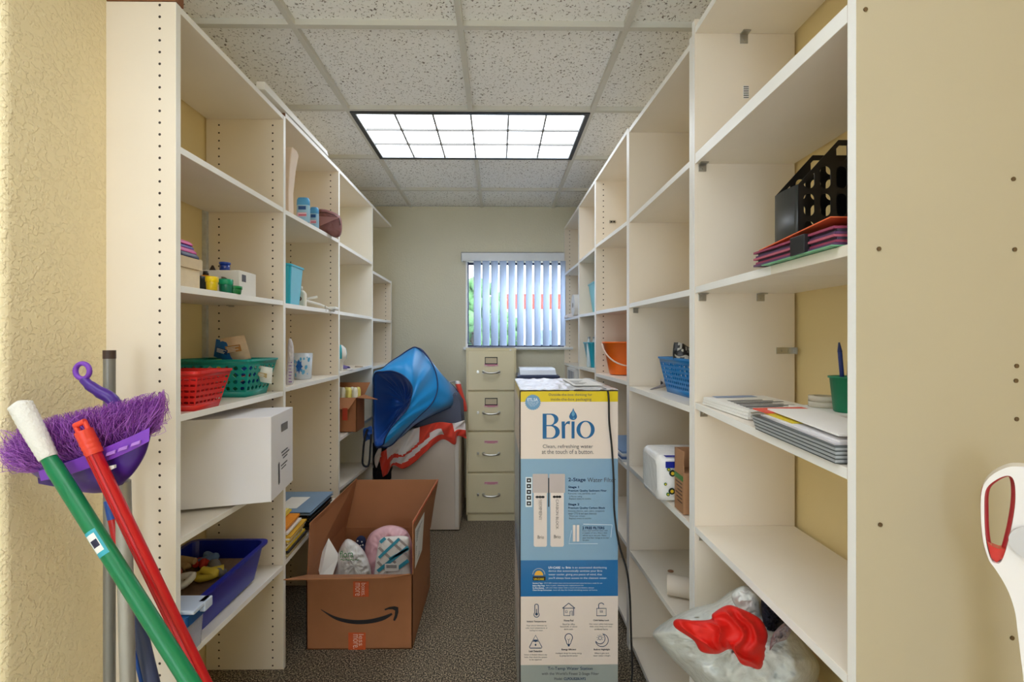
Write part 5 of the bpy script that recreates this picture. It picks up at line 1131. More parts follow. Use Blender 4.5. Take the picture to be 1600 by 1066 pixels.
# ================================================ TENT, CLOTH, BEIGE CABINET IN THE LEFT CORNER
KX0, KX1 = P(611, 740, 3.26).x, P(717.5, 800, 3.26).x; KZ = P(660, 668, 3.3).z
kb = thing('beige_cabinet', ((KX0+KX1)/2, 3.4, 0), 'plain beige cabinet in the far left corner under the blue tent', 'cabinet')
MB().box(KX0, KX1, 3.265, 3.75, 0.008, KZ-.02).build('body', mat('cabinet_beige', (220, 206, 192), .5), kb, bevel=.003)
MB().box(KX0, KX1, 3.26, 3.76, KZ-.02, KZ).build('top', mat('cabinet_top', (200, 190, 178), .5), kb, bevel=.003)
MB().box(KX1-.03, KX1-.004, 3.2545, 3.265, .03, KZ-.025).build('corner_post', mat('cabinet_post', (222, 214, 204), .5), kb, bevel=.002)
m = MB(); lo = []
for Y_, s_ in ((3.28, .9), (3.32, 1), (3.6, 1), (3.66, .9)):
    q = [(622, 668), (640, 640), (655, 632), (690, 620), (716, 612), (724, 625), (726, 660), (722, 672)]; lo.append([P(lerp(675, x, s_), lerp(650, y, s_), Y_) for x, y in q])
m.loft(lo); m.build('grey_bag', mat('slate_grey_bag', (84, 90, 112), .6, bump=.3, bscale=18), label='slate grey bag lying on the beige cabinet beneath the blue tent', cat='bag', bevel=.01)
s4 = lambda x, y: (430+x/3.806, 500+y/3.806)
# red and white cloth: draped strip over the cabinet front
upc = [(612, 790, 3.14), (660, 770, 3.14), (730, 690, 3.17), (820, 650, 3.2), (900, 625, 3.2), (980, 608, 3.2), (1060, 615, 3.2), (1127, 596, 3.2)]
dnc = [(640, 935, 3.19), (668, 915, 3.20), (700, 865, 3.215), (760, 885, 3.20), (825, 850, 3.215), (880, 800, 3.20), (990, 712, 3.22), (1068, 742, 3.20), (1085, 690, 3.22), (1138, 708, 3.20)]
U_ = smooth_open([Vector(p) for p in upc], 90); D_ = smooth_open([Vector(p) for p in dnc], 90); ct = thing('striped_cloth', tuple(P(670, 745, 3.2)), 'red and white cloth with a scalloped edge draped over the beige cabinet front', 'cloth')
def clf(u, v):
    a, b = U_[int(round(u*90))], D_[int(round(u*90))]; p = a.lerp(b, v); px, py = s4(p.x, p.y); nz = noise.noise((u*9+v*3, v*2.2, 4)); f = .022*nz+.012*math.sin(u*38+v*7+2*nz)
    return P(px, py, p.z-.012*math.sin(PI*v)+f-.02)
def clm(u, v):
    if u < .06: return 0 if v > .2 else 1
    if .14 < u < .50 and v < .62-.9*abs(u-.33): return 1
    if .18 < u < .6 and .12 < (v-(.62-.5*(u-.18))) < .3: return 1
    if .60 < u < .70 and v > .35 and v < .7: return 1
    if u > .84 and v < .55: return 1
    return 0
M_RC = mat('red_cloth', (232, 66, 44), .7, sheen=.2); M_WC = mat('white_cloth', (232, 224, 222), .7)
m = MB(); m.grid(clf, 90, 30, clm); m.build('drape', [M_RC, M_WC], ct, solid=.002)
m = MB(); q = smooth_open([Vector(p) for p in ((1035, 370, 3.5), (1075, 365, 3.48), (1098, 400, 3.44), (1110, 470, 3.42), (1122, 545, 3.4))], 20)
m.grid(lambda u, v: P(*s4(q[int(u*20)].x+(v-.5)*34+6*math.sin(u*9), q[int(u*20)].y), q[int(u*20)].z-.03*math.sin(PI*v)), 20, 6, lambda u, v: 1 if u < .38 else 0); m.build('hanging_corner', [M_RC, M_WC], ct, solid=.002)
# blue pop-up tent
tn = thing('play_tent', tuple(P(650, 700, 3.1)), 'bright blue pop up play tent half folded on the grey bag, far left corner', 'tent')
mouth = [(592, 322, 2.90), (640, 308, 2.88), (700, 306, 2.90), (765, 335, 2.90), (812, 395, 2.90), (806, 470, 2.90), (785, 530, 2.88), (735, 590, 2.86), (690, 640, 2.84), (655, 700, 2.83), (640, 742, 2.84), (600, 752, 2.86), (588, 700, 2.9), (586, 560, 2.95), (586, 420, 2.93)]
NM = 120
def P4(v): return P(*s4(v.x, v.y), v.z)
mo = [P4(v) for v in smooth_closed([Vector(p) for p in mouth], NM)]
ap = P4(Vector((770, 500, 3.12))); lo = []
for r in (1, .93, .8, .65, .5, .35, .2, .08):
    lo.append([ap.lerp(p, r)+Vector((0, .018*(1-abs(2*r-1))*math.sin(i/NM*2*PI*17+1.5*math.sin(i*.21)), 0))+Vector((0, .10*(math.sin(PI*min(1, r*1.02))), 0)) for i, p in enumerate(mo)])
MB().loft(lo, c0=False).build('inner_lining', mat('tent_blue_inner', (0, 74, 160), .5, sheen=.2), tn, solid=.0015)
rim2 = [(594, 328, 3.1), (632, 300, 3.02), (680, 255, 3.05), (740, 215, 3.1), (800, 175, 3.16), (840, 163, 3.2), (885, 195, 3.22), (930, 250, 3.22), (962, 335, 3.2), (965, 420, 3.14), (930, 500, 3.08), (850, 580, 3.02), (780, 650, 2.98), (700, 738, 2.95), (640, 755, 2.98), (600, 745, 3.05), (594, 600, 3.15), (594, 450, 3.15)]
rim3 = [(602, 350, 3.3), (660, 300, 3.28), (720, 240, 3.28), (790, 195, 3.3), (850, 168, 3.32), (905, 215, 3.36), (975, 330, 3.40), (1050, 385, 3.42), (1090, 440, 3.40), (1088, 490, 3.34), (1040, 520, 3.28), (930, 570, 3.22), (830, 625, 3.16), (740, 700, 3.12), (660, 720, 3.2), (620, 660, 3.3), (604, 560, 3.34), (602, 470, 3.32)]
def ringpts(r): return [P4(v) for v in smooth_closed([Vector(p) for p in r], NM)]
r2, r3 = ringpts(rim2), ringpts(rim3)
def fl_(pts, amp, sd): return [p+Vector((0, 1, 0))*amp*noise.noise((i*.14, sd, 1)) for i, p in enumerate(pts)]
mid = [mo[i].lerp(r2[i], .5)+Vector((0, -.03+.02*noise.noise((i*.2, 5, 2)), .01)) for i in range(NM)]; mid2 = [r2[i].lerp(r3[i], .5)+Vector((0, -.035+.035*noise.noise((i*.17, 8, 2)), 0)) for i in range(NM)]
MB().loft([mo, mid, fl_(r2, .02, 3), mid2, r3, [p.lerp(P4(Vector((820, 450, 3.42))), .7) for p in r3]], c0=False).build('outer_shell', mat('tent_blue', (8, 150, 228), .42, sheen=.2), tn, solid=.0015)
M_NAVY = mat('navy_binding', (14, 48, 104), .6)
MB().tube(mo, .0045, 8, closed=True).build('hoop', M_NAVY, tn)
MB().tube([p+Vector((0, -.012, 0)) for p in fl_(r2, .02, 3)], .004, 8, closed=True).build('hoop', M_NAVY, tn)
MB().tube(r3, .0045, 8, closed=True).build('hoop', M_NAVY, tn)
bg_ = thing('black_strap_bag', tuple(P(590, 700, 3.08)-Vector((0, 0, .3))), 'black carry bag with a long strap hanging below the blue tent', 'bag')
m = MB(); puff(m, [s4(*p) for p in ((575, 740), (640, 745), (700, 800), (692, 940), (600, 960), (578, 900))], 3.28, .03, .03, fold=.006, fs=8, seed=4); m.build('bag_body', mat('black_nylon', (26, 28, 36), .7), bg_)
st = [P(*s4(*p), 2.82) for p in ((548, 650), (530, 720), (522, 800), (520, 850), (532, 870), (552, 868), (562, 830), (566, 760), (572, 680))]
MB().tube(smooth_open(st, 30), .0065, 8).build('strap', mat('black_nylon', (26, 28, 36), .7), bg_)
m = MB(); puff(m, [s4(*p) for p in ((522, 655), (545, 640), (575, 635), (575, 700), (550, 715), (528, 722))], 2.86, .02, .02, fold=.004, fs=7, seed=6); m.build('blue_pocket', mat('tent_blue_inner', (0, 74, 160), .5), bg_)
m = MB(); puff(m, [s4(*p) for p in ((590, 820), (618, 760), (632, 765), (628, 800), (615, 850), (600, 880))], 3.1, .012, .012, fold=.004, fs=5, seed=2); m.build('white_tie', M_WC, bg_)
# ================================================ ITEMS ON THE RIGHT SHELVES
# --- R1 shelf 2: magazine file, folders
z = sz('R1', 2, 1.0); X0 = P(1247, 400, 1.03).x; Y0, Y1 = 1.03, 1.115; X1 = XR-.012
mf = thing('magazine_file', ((X0+X1)/2, (Y0+Y1)/2, z), 'black plastic magazine file with rounded slots on the nearest right unit', 'magazine file')
hs = P(1247, 288, Y0).z-z; slope = (P(1322, 207, Y0).z-z-hs)/(P(1322, 207, Y0).x-X0-.002); HT = hs+slope*(X1-X0)
def side_panel(Y):
    bm = bmesh.new(); ln_ = lambda x: z+hs+slope*(x-X0); cap = z+.295; px_, pz_ = .037, .062; N = 24
    for i in range(6):
        for j in range(5):
            cx, cz = X0+.006+px_*(i+.5), z-.006+pz_*(j+.5); outer, inner = [], []
            for k in range(N):
                a = 2*PI*k/N+PI/4; c_, s_ = math.cos(a), math.sin(a); q = 1/max(abs(c_), abs(s_)); outer.append((cx+c_*q*px_/2, cz+s_*q*pz_/2))
                x = cx+.0125*c_; inner.append((x, min(max(cz+.0125*s_+(.013 if s_ > 0 else -.013), z+.008), ln_(x)-.014, cap-.012)))
            lo_, hi_ = min(p[1] for p in inner), max(p[1] for p in inner)
            if hi_-lo_ > .02 and lo_ > cz-.027 and cx < X1-.018:
                ov = [bm.verts.new((x, Y, q)) for x, q in outer]; iv = [bm.verts.new((x, Y, q)) for x, q in inner]
                for k in range(N): bm.faces.new((ov[k], ov[(k+1) % N], iv[(k+1) % N], iv[k]))
            else: bm.faces.new([bm.verts.new((cx+sx*px_/2, Y, cz+sz_*pz_/2)) for sx, sz_ in ((-1, -1), (1, -1), (1, 1), (-1, 1))])
    bm.faces.new([bm.verts.new(p) for p in ((X0, Y, z), (X0+.006, Y, z), (X0+.006, Y, z+hs+.02), (X0, Y, z+hs+.02))])
    def cut(co, no): bmesh.ops.bisect_plane(bm, geom=bm.verts[:]+bm.edges[:]+bm.faces[:], plane_co=co, plane_no=no, clear_outer=True)
    cut((X1, Y, z), (1, 0, 0)); cut((X0, Y, z), (0, 0, -1)); cut((X0, Y, z+hs), (-slope, 0, 1)); cut((X0, Y, cap), (0, 0, 1))
    bm.verts.index_update(); v = [tuple(p.co) for p in bm.verts]; f = [tuple(p.index for p in q.verts) for q in bm.faces]; bm.free(); return v, f
m = MB(); v, f = side_panel(Y0); m.add(v, f); m.build('side_wall', M_BLACK, mf, solid=.002)
m = MB(); v, f = side_panel(Y1); m.add(v, f); m.build('side_wall', M_BLACK, mf, solid=.002)
m = MB(); m.grid(lambda u, v: (X0-.004*math.sin(PI*u), lerp(Y0, Y1, u), lerp(z, z+hs, v)), 8, 1); m.build('front_wall', mat('black_plastic_satin', (50, 54, 54), .35), mf, solid=.002)
MB().box(X0, X1, Y0, Y1, z, z+.002).build('base', M_BLACK, mf); MB().box(X1-.002, X1, Y0, Y1, z, z+.29).build('back_wall', M_BLACK, mf)
cols = [((92, 58, 96), 'purple'), ((150, 60, 90), 'maroon'), ((70, 60, 80), 'dark violet'), ((180, 90, 110), 'rose'), ((60, 50, 66), 'charcoal'), ((226, 110, 80), 'salmon')]
zc_ = sz('R1', 2, .9)+.003
def sheet_pts(y0, y1, x0, x1, z0, th, sk=0.0): return [(x0+sk, y0, z0), (x1+sk, y0, z0), (x1, y1, z0), (x0, y1, z0), (x0+sk, y0, z0+th), (x1+sk, y0, z0+th), (x1, y1, z0+th), (x0, y1, z0+th)]
seen = 0
for k, ci in enumerate((0, 1, 2, 3, 0, 4, 1)):
    c, nm = cols[ci]; th = .0042; xe = AR-.012+.003*(k % 3)
    m = MB(); m.hexa(sheet_pts(.765, 1.0-.004*(k % 3), xe, xe+.12, zc_, th, .004)); m.build('paper_folder', mat('folder_'+nm, c, .6, var=.05, vscale=60), label='%s folder, %s in the pile by the black magazine file' % (nm, ('lowest', 'second from the bottom', 'third from the bottom', 'middle one', 'third from the top', 'second from the top', 'topmost flat one')[k]), cat='folder', group='folders stacked on the nearest right shelf'); zc_ += th+.0004
m = MB(); m.hexa([(AR-.006, .775, zc_+.016), (AR+.15, .8, zc_+.022), (AR+.13, 1.0, zc_+.002), (AR-.008, .985, zc_+.0005), (AR-.006, .775, zc_+.018), (AR+.15, .8, zc_+.024), (AR+.13, 1.0, zc_+.004), (AR-.008, .985, zc_+.0025)]); m.build('orange_folder', mat('orange_paper', (232, 112, 66), .6), label='bright orange folder lying tilted on the purple folder pile', cat='folder')
m = MB(); m.hexa([(AR+.03, .84, zc_+.022), (AR+.16, .84, zc_+.024), (AR+.15, .96, zc_+.02), (AR+.02, .97, zc_+.012), (AR+.03, .84, zc_+.0235), (AR+.16, .84, zc_+.0255), (AR+.15, .96, zc_+.0215), (AR+.02, .97, zc_+.0135)]); m.build('paper_sheet', mat('cream_green_paper', (214, 216, 190), .6), label='cream paper sheets on top of the tilted orange folder', cat='paper')
m = MB(); ya, yb = Yx(1247, AR), Yx(1270, AR); m.box(AR-.016, AR+.02, yb, ya, sz('R1', 2, .9)+.002, zc_+.001); m.build('binder_clip', M_BLACK, label='black clip holding the edge of the purple folder pile', cat='clip', bevel=.001)
m = MB(); z2 = sz('R1', 2, .9); m.box(AR-.014, AR+.17, .762, Yx(1200, AR), z2+.0003, z2+.0022); m.build('green_sheet', mat('green_acetate', (130, 206, 160), .2, var=0, alpha=.75), label='translucent green sheet under the folders, overhanging the shelf edge', cat='sheet')
# --- R1 shelf 3
def T3(Y): return sz('R1', 3, Y)+.001
def tilt_stack(x0, x1, y0, y1, zo, th, rot=0.0, cx=None, cy=None):
    c_, s_ = math.cos(rot), math.sin(rot); cx = (x0+x1)/2; cy = (y0+y1)/2; pts = []
    for dz in (zo, zo+th):
        for x, y in ((x0, y0), (x1, y0), (x1, y1), (x0, y1)):
            X_ = cx+(x-cx)*c_-(y-cy)*s_; Y_ = cy+(x-cx)*s_+(y-cy)*c_; pts.append((X_, Y_, T3(Y_)+dz))
    return pts
for k in range(3):
    MB().hexa(tilt_stack(.585, .77, 1.10+.003*k, 1.30-.004*k, .0005+k*.0075, .0068, .10+.02*k)).build('paper_pad', M_PAPER, label=('white paper pad lying flat, lowest of the three on the right shelf', 'white paper pad between two others on the right shelf', 'top white paper pad with grey print on the right shelf')[k], cat='paper pad', group='white pads on the nearest right unit', bevel=.0005)
m = MB()
for k in range(8): m.hexa(tilt_stack(.61, .61+.1+.02*(k % 3), 1.22-.015*k, 1.225-.015*k, .0233, .0004, .12), 0)
m.hexa(tilt_stack(.60, .72, 1.265, 1.29, .0233, .0004, .12), 1); m.build('printed_form', [M_INK, mat('form_blue', (140, 160, 196), .5)], label='printed lines of the form on the top white pad', cat='paper')
zo = .0005; cg = [(70, 84, 80), (150, 154, 156), (62, 74, 72), (176, 180, 182), (64, 78, 76), (160, 164, 168), (70, 84, 84), (186, 188, 190)]
for k in range(9):
    c = ((80, 88, 88), (168, 172, 176))[k % 2]; hb_ = (.0013, .0048)[k % 2]; MB().hexa(tilt_stack(.562+.001*(k % 2), .692, .762, 1.0+.002*k, zo, hb_, .0)).build('clipboard', mat('board_%d' % (k % 2), c, .35, var=.02), label='grey clipboard, %s in the stack on the nearest right unit' % ('lowest', 'second lowest', 'third lowest', 'fourth lowest', 'middle one', 'fourth from the top', 'third from the top', 'second from the top', 'topmost')[k], cat='clipboard', group='clipboards stacked on the nearest right unit', bevel=.0004); zo += hb_+.0003
for k, (c, nm, x0_, y0_, y1_, rt_) in enumerate((((222, 218, 222), 'grey white', .572, .77, 1.0, -.03), ((232, 230, 232), 'pale', .576, .775, .99, .03), ((214, 190, 50), 'yellow', .579, .90, .995, 0), ((232, 96, 80), 'coral red', .572, .985, 1.03, .1), ((246, 244, 242), 'plain white', .585, .775, 1.0, -.05))):
    MB().hexa(tilt_stack(x0_, .69, y0_, y1_, zo, .003, rt_)).build('paper_sheet', mat('sheet_'+nm, c, .6), label='%s paper sheet lying on the clipboard stack' % nm, cat='paper'); zo += .0033
t = thing('clip_mechanism', (P(1200, 655, 1.05).x, 1.05, T3(1.05)), 'shiny metal clipboard clip sticking out left of the stack', 'clip')
m = MB(); c0 = P(1190, 653, 1.06); c1_ = P(1212, 657, 1.03)
for (dz, r) in ((0, .004), (.009, .0035)): m.tube(smooth_open([c0+Vector((-.012, .02, dz)), c0+Vector((-.002, 0, dz+.004)), c1_+Vector((0, -.01, dz)), c1_+Vector((.03, .01, dz-.002))], 14), r, 8)
m.build('spring_clip', M_STEEL, t); MB().box(c0.x-.006, c1_.x+.012, 1.035, 1.075, c0.z-.004, c0.z-.001).build('clip_plate', M_STEEL, t, bevel=.001)
MB().box(.698, .862, .94, 1.10, T3(1.0)+.004, CH-.152).build('paper_ream', M_PAPER, label='short ream of white paper under the tape roll and the green pen cup', cat='paper', bevel=.001)
x, y = .757, 1.063; m = MB(); zt_ = CH-.1515
for q in range(2): m.lathe((x, y, zt_+q*.013), [(.020, 0), (.030, 0), (.030, .0125), (.020, .0125)], 28, c0=False, c1=False)
m.build('tape_roll', mat('clear_tape', (226, 220, 206), .15, alpha=.8), label='roll of clear tape lying between the clipboards and the pen cup', cat='tape')
x, y = .752, .985; zt_ = CH-.1515; hh = P(1316, 588, y).z-zt_; pc = thing('pen_cup', (x, y, zt_), 'green mesh pen cup at the right edge of the nearest right unit', 'pen cup')
MB().lathe((x, y, zt_), [(.022, 0), (.024, .002), (.031, hh-.004), (.034, hh-.004), (.034, hh), (.029, hh), (.021, .004)], 24, c0=True, c1=False).build('cup_wall', mat('green_clear', (30, 150, 110), .3, alpha=.75), pc)
for k, (dx, dy, c, nm, h) in enumerate(((-.015, -.006, (28, 54, 130), 'dark blue', .13), (-.004, -.012, (120, 110, 120), 'grey', .115), (.006, -.004, (30, 70, 160), 'royal blue', .14), (.0, .01, (226, 110, 40), 'orange', .06))):
    t = thing('pen', (x+dx*.5, y+dy*.5, zt_+.006), '%s pen standing in the green pen cup' % nm, 'pen', 'pens in the green cup'); p0 = Vector((x+dx*.4, y+dy*.4, zt_+.008)); p1 = Vector((x+dx*1.4, y+dy*1.4, zt_+h))
    MB().tube([p0, p1], .0042, 10).build('barrel', mat('pen_'+nm, c, .35), t); MB().tube([p1, p1+(p1-p0).normalized()*.02], [.0046, .0015], 10).build('cap', mat('pencap_'+nm, tuple(int(q*.8) for q in c), .3), t)
# --- R1 shelf 5: bag of clothes
s5 = lambda x, y: (940+x/2.762, 680+y/2.762)
M_BAG2 = mat_plastic('grey_bag_plastic', (226, 230, 226), .97, .22)
cb_ = thing('clothes_bag', tuple(P(1130, 1060, 1.2)-Vector((0, 0, .05))), 'translucent white plastic bag of clothes spilling off the lowest near right shelf', 'bag')
m = MB(); puff(m, [s5(*p) for p in ((222, 850), (300, 790), (400, 745), (490, 722), (560, 672), (625, 650), (690, 690), (745, 775), (830, 830), (880, 900), (940, 1000), (900, 1110), (780, 1170), (600, 1190), (450, 1120), (380, 1040), (300, 960), (240, 890))], lambda q: lerp(1.34, 1.12, min(1, max(0, (q.x-1020)/260))), .17, .10, n=140, nr=26, fold=.020, fs=38, seed=11, pw=.6, crk=.45); m.build('bag', M_BAG2, cb_)
m = MB(); puff(m, [s5(*p) for p in ((560, 700), (600, 655), (640, 660), (680, 700), (690, 790), (620, 790))], 1.10, .03, .03, fold=.008, fs=14, seed=13); m.build('bag_handle', M_BAG2, cb_)
rc = thing('red_garment', tuple(P(1130, 1000, 1.02)), 'crumpled red satin garment lying on the bag of clothes', 'garment')
def foldy(m, out, Y, seed, fs=14, fold=.02, fr=.045, pleat=None): puff(m, [s5(*p) for p in out], Y, fr, .03, n=160, nr=30, fold=fold, fs=fs, seed=seed, pw=.5, pleat=pleat)
m = MB(); foldy(m, [(316, 830), (322, 795), (400, 800), (470, 795), (480, 770), (540, 735), (590, 745), (680, 790), (715, 850), (712, 900), (690, 1005), (640, 1000), (600, 985), (560, 925), (500, 945), (430, 935), (395, 885)], 1.02, 21, fs=40, fold=.013, pleat=(-.7, .13)); m.build('fabric', mat('red_satin', (214, 22, 10), .6), rc)
dk = MB(); puff(dk, [s5(*p) for p in ((690, 710), (740, 740), (790, 800), (740, 860), (700, 820))], 1.06, .02, .03, fold=.01, fs=8, seed=3); dk.build('dark_garment', mat('black_fabric', (24, 24, 40), .8), label='dark navy garment tucked between the plastic bag and the shelf', cat='garment')
dk = MB(); puff(dk, [s5(*p) for p in ((740, 860), (790, 810), (820, 830), (800, 880), (750, 900), (725, 930))], 1.0, .02, .02, fold=.01, fs=8, seed=5); dk.build('grey_garment', mat('grey_fabric', (150, 136, 136), .8), label='small mauve grey garment at the right of the red one', cat='garment')
# --- R2
z = sz('R2', 3, 1.5); Y0 = 1.50; xa = P(1053, 610, Y0).x
lattice_basket('plastic_basket', 'bright blue plastic basket with round holes on the second right unit', 'basket', 0.652, XR-.035, 1.49, 1.765, z, .134, .024, mat('basket_blue', (16, 126, 200), .35), 'round', nu=.017)
pk2 = thing('black_packet', tuple(P(1068, 560, 1.5)), 'crinkled black and white packet sticking out of the blue basket', 'packet')
m = MB(); c = P(1068, 552, 1.64); m.T = Matrix.Translation(c) @ Matrix.Rotation(.25, 4, 'Y') @ Matrix.Rotation(-.5, 4, 'X'); m.grid(lambda u, v: ((u-.4)*.09, .008*math.sin(u*7+v*3), (v-.5)*.07+.012*noise.noise((u*5, v*5, 3))), 14, 12, lambda u, v: 1 if noise.noise((u*7, v*6, 1)) > .25 else 0); m.build('wrapper', [mat('packet_black', (34, 32, 32), .3), mat('packet_pale', (200, 196, 186), .4)], pk2, solid=.003)
m = MB(); m.box(.66, XR-.045, 1.50, 1.755, z+.004, z+.05); m.build('basket_filling', mat('filling_navy', (30, 60, 110), .8, var=.2, vscale=60), label='dark items filling the bottom of the bright blue basket', cat='filling', kind='stuff')
z = sz('R2', 3, 1.75); hd = thing('gray_tool', tuple(P(1030, 608, 1.72)), 'grey tapered hand tool with a clear head lying by the blue basket', 'tool')
a, b, c = P(1016, 609, 1.84), P(1036, 603, 1.83), P(1050, 597, 1.82)
MB().tube([a, b, c], [.002, .007, .013], 12).build('handle', mat('tool_grey', (120, 112, 112), .35), hd); d = P(1039, 593, 1.88); d.z = sz('R2', 3, 1.88)+.024
MB().tube([d+Vector((-.012, 0, -.002)), d+Vector((.025, 0, .008))], .018, 16).build('head', mat('tool_pale', (196, 190, 190), .25), hd)
for k in range(3): MB().tube([d+Vector((-.013, 0, -.002+.0)), d+Vector((-.014, 0, -.002))], .014-.004*k, 12).build('ring', mat('tool_ring%d' % k, (90+50*k, 90+50*k, 96+50*k), .3), hd)
# tissue pack and carton on shelf 4
Yp = 1.52; z = sz('R2', 4, 1.6); tp = thing('tissue_pack', (P(1040, 780, 1.6).x, 1.6, z), 'white wrapped tissue pack printed with green tractors on the second right unit', 'tissue pack')
zt_ = CH-.384
def tpk(u, v, w):  # rounded pack
    return None
m = MB(); lo = []
for (x, s_) in ((AR-.034, .80), (AR-.030, .93), (AR-.018, 1), (AR+.06, 1.01), (XR-.06, 1)):
    lp_ = rr(0, 0, .19*s_, (zt_-z)*s_, .03, 0, n=5); lo.append([(x+.005*noise.noise((p[0]*30, p[1]*30, 2)), 1.622+p[0]+.003*noise.noise((p[0]*40, p[1]*30, x*30)), (z+zt_)/2+.002+p[1]+.003*noise.noise((p[0]*40, p[1]*30, 9))) for p in lp_])
m.loft(lo); m.build('wrapper', mat_plastic('tissue_film', (244, 244, 244), .98, .2), tp)
xf, xr_ = AR-.02, XR-.05; yf = 1.5225
m = MB(); zq = zt_+.0005
m.box(AR-.014, XR-.06, yf-.002, yf+.0, zt_-.035, zt_-.014); m.box(AR-.01, XR-.06, yf+.01, 1.70, zt_-.001, zt_+.001); m.build('blue_band', mat('tissue_blue', (34, 48, 160), .3), tp)
for k, (px, py, r, c) in enumerate(((1051, 740, .011, 0), (1050, 768, .011, 0), (1045, 734, .006, 1), (1044, 773, .006, 1), (1058, 758, .006, 1), (1040, 757, .005, 1))):
    q = P(px, py, yf-.003); m = MB(); m.tube([q+Vector((0, .002, 0)), q], r, 14, mi=0); m.tube([q, q-Vector((0, .001, 0))], r*.5, 12, mi=1); m.build('tractor_print', [mat('tractor_dark' if c == 0 else 'tractor_green', (30, 44, 40) if c == 0 else (50, 120, 60), .4), mat('tractor_yellow', (232, 196, 50), .4)], tp)
cx0, cx1 = P(1057, 760, 1.455).x, XR-.03
c2_ = thing('food_carton', ((cx0+cx1)/2, 1.45, z), 'brown carton with a green band in front of the tissue pack', 'box'); z_ = sz('R2', 4, 1.44)+.002; h2 = P(1057, 700, 1.48).z-z_
m = MB(); m.box(AR+.006, cx1, 1.425, 1.495, z_, z_+h2*.66); m.box(AR+.006, AR+.009, 1.425, 1.495, z_+h2*.66, z_+h2); m.box(AR+.006, cx1, 1.492, 1.495, z_+h2*.66, z_+h2); m.build('carton_body', mat('carton_tan', (172, 128, 92), .7), c2_)
m = MB(); xx = AR+.0045; m.box(xx, AR+.006, 1.427, 1.494, z_+h2*.52, z_+h2*.60, 0)
for k in range(6): m.box(xx, AR+.006, 1.435, 1.485-.008*(k % 3), z_+h2*(.46-.06*k), z_+h2*(.475-.06*k), 1)
m.build('side_print', [mat('carton_green', (70, 130, 50), .5), mat('carton_darkprint', (90, 60, 44), .5)], c2_)
z = sz('R2', 5, 1.55)+.003; MB().tube([(AR+.02, 1.60, z+.035), (XR-.03, 1.5, z+.035)], .034, 24).build('paper_roll', mat('roll_cream', (222, 212, 200), .6), label='cream paper roll lying on the lower shelf of the second right unit', cat='roll')
m = MB(); q = P(1029, 879, 1.62); m.ball((AR+.10, 1.78, sz('R2', 5, 1.78)+.004), (.012, .009, .004), 10, 6); m.build('crumb', mat('crumb_brown', (150, 110, 84), .8), label='small brown crumb on the lower shelf of the second right unit', cat='crumb')
# --- R3 orange bucket and books
z = sz('R3', 3, 2.25); Yb = 2.515; xc = AR+.121; rb = .078; rt_ = .112; hh = CH-z
ob = thing('bucket', (xc, Yb, z), 'orange plastic bucket with a white handle on the third right unit', 'bucket')
MB().lathe((xc, Yb, z), [(rb, 0), (rt_, hh-.01), (rt_+.007, hh-.01), (rt_+.007, hh), (rt_-.003, hh), (rb-.003, .004)], 40).build('bucket_wall', mat('bucket_orange', (242, 112, 12), .35), ob)
pts = []
for k in range(21):
    a = PI*k/20; pts.append((xc+(-rt_-.010)*math.cos(a), Yb-.085*math.sin(a), z+hh-.012-.115*math.sin(a)))
MB().tube(pts, .0042, 8).build('handle', mat('handle_white', (244, 224, 210), .4), ob)
z = sz('R3', 4, 2.4); 
for k, (c, nm) in enumerate((((206, 210, 214), 'grey'), ((78, 104, 150), 'blue'), ((226, 226, 224), 'white'), ((120, 150, 190), 'pale blue'))):
    MB().box(AR-.004+.003*k, AR+.2, 2.10+.01*k, 2.5, z+.003+k*.011, z+.0135+k*.011).build('notebook', mat('notebook_'+nm, c, .5), label='%s notebook in the pile behind the tall carton, third right unit' % nm, cat='notebook', group='notebooks on the third right unit', bevel=.001)
c = P(957, 347, RY[3]); m = MB(); m.box(c.x-.018, c.x+.018, RY[3]-.006, RY[3]-.0005, c.z-.008, c.z+.008, 0); m.box(c.x-.012, c.x-.004, RY[3]-.008, RY[3]-.006, c.z-.004, c.z+.004, 1); m.box(c.x+.004, c.x+.012, RY[3]-.008, RY[3]-.006, c.z-.004, c.z+.004, 1); m.build('hinge_plate', [M_STEEL, M_DARKM], uR3)
# --- R4 bins
def sbin(x0, Y, z, w, h, mt, label):
    t = thing('plastic_bin', (x0+w/2, Y, z), label, 'bin', 'turquoise bins on the fourth right unit'); bin_mb(x0+w/2+.02, Y, z, w-.05, .14, w, .2, h, t=.002, r=.02, rim=.004).build('bin_wall', mt, t); return t
MTQ = mat('bin_turquoise', (28, 160, 186), .35); MTQ2 = mat('bin_pale_turquoise', (110, 200, 214), .35)
z = sz('R4', 3, 2.95); h = P(912, 535, 2.95).z-z; sbin(AR-.002, 3.07, z, .25, h, MTQ, 'turquoise bin holding clear bottles on the fourth right unit')
z4 = z
for k in range(5):
    x = AR+.03+.034*k; t = thing('water_bottle', (x, 3.03, z4+.004), 'small clear bottle standing in the turquoise bin', 'bottle', 'clear bottles in the turquoise bin'); MB().lathe((x, 3.03, z4+.004), [(.013, 0), (.015, .01), (.015, h-.01), (.007, h+.01), (.007, h+.02)], 14).build('bottle_body', mat('bottle_clear', (206, 222, 228), .15), t); MB().lathe((x, 3.03, z4+.004), [(.0085, h+.0202), (.0085, h+.032)], 12).build('cap', mat('bottle_cap_grey', (150, 160, 170), .4), t)
z = sz('R4', 2, 2.85); h = P(924, 436, 2.85).z-z; sbin(P(923.5, 440, 2.96).x, 3.06, z, .2, h, MTQ2, 'pale turquoise bin on the middle shelf of the fourth right unit')
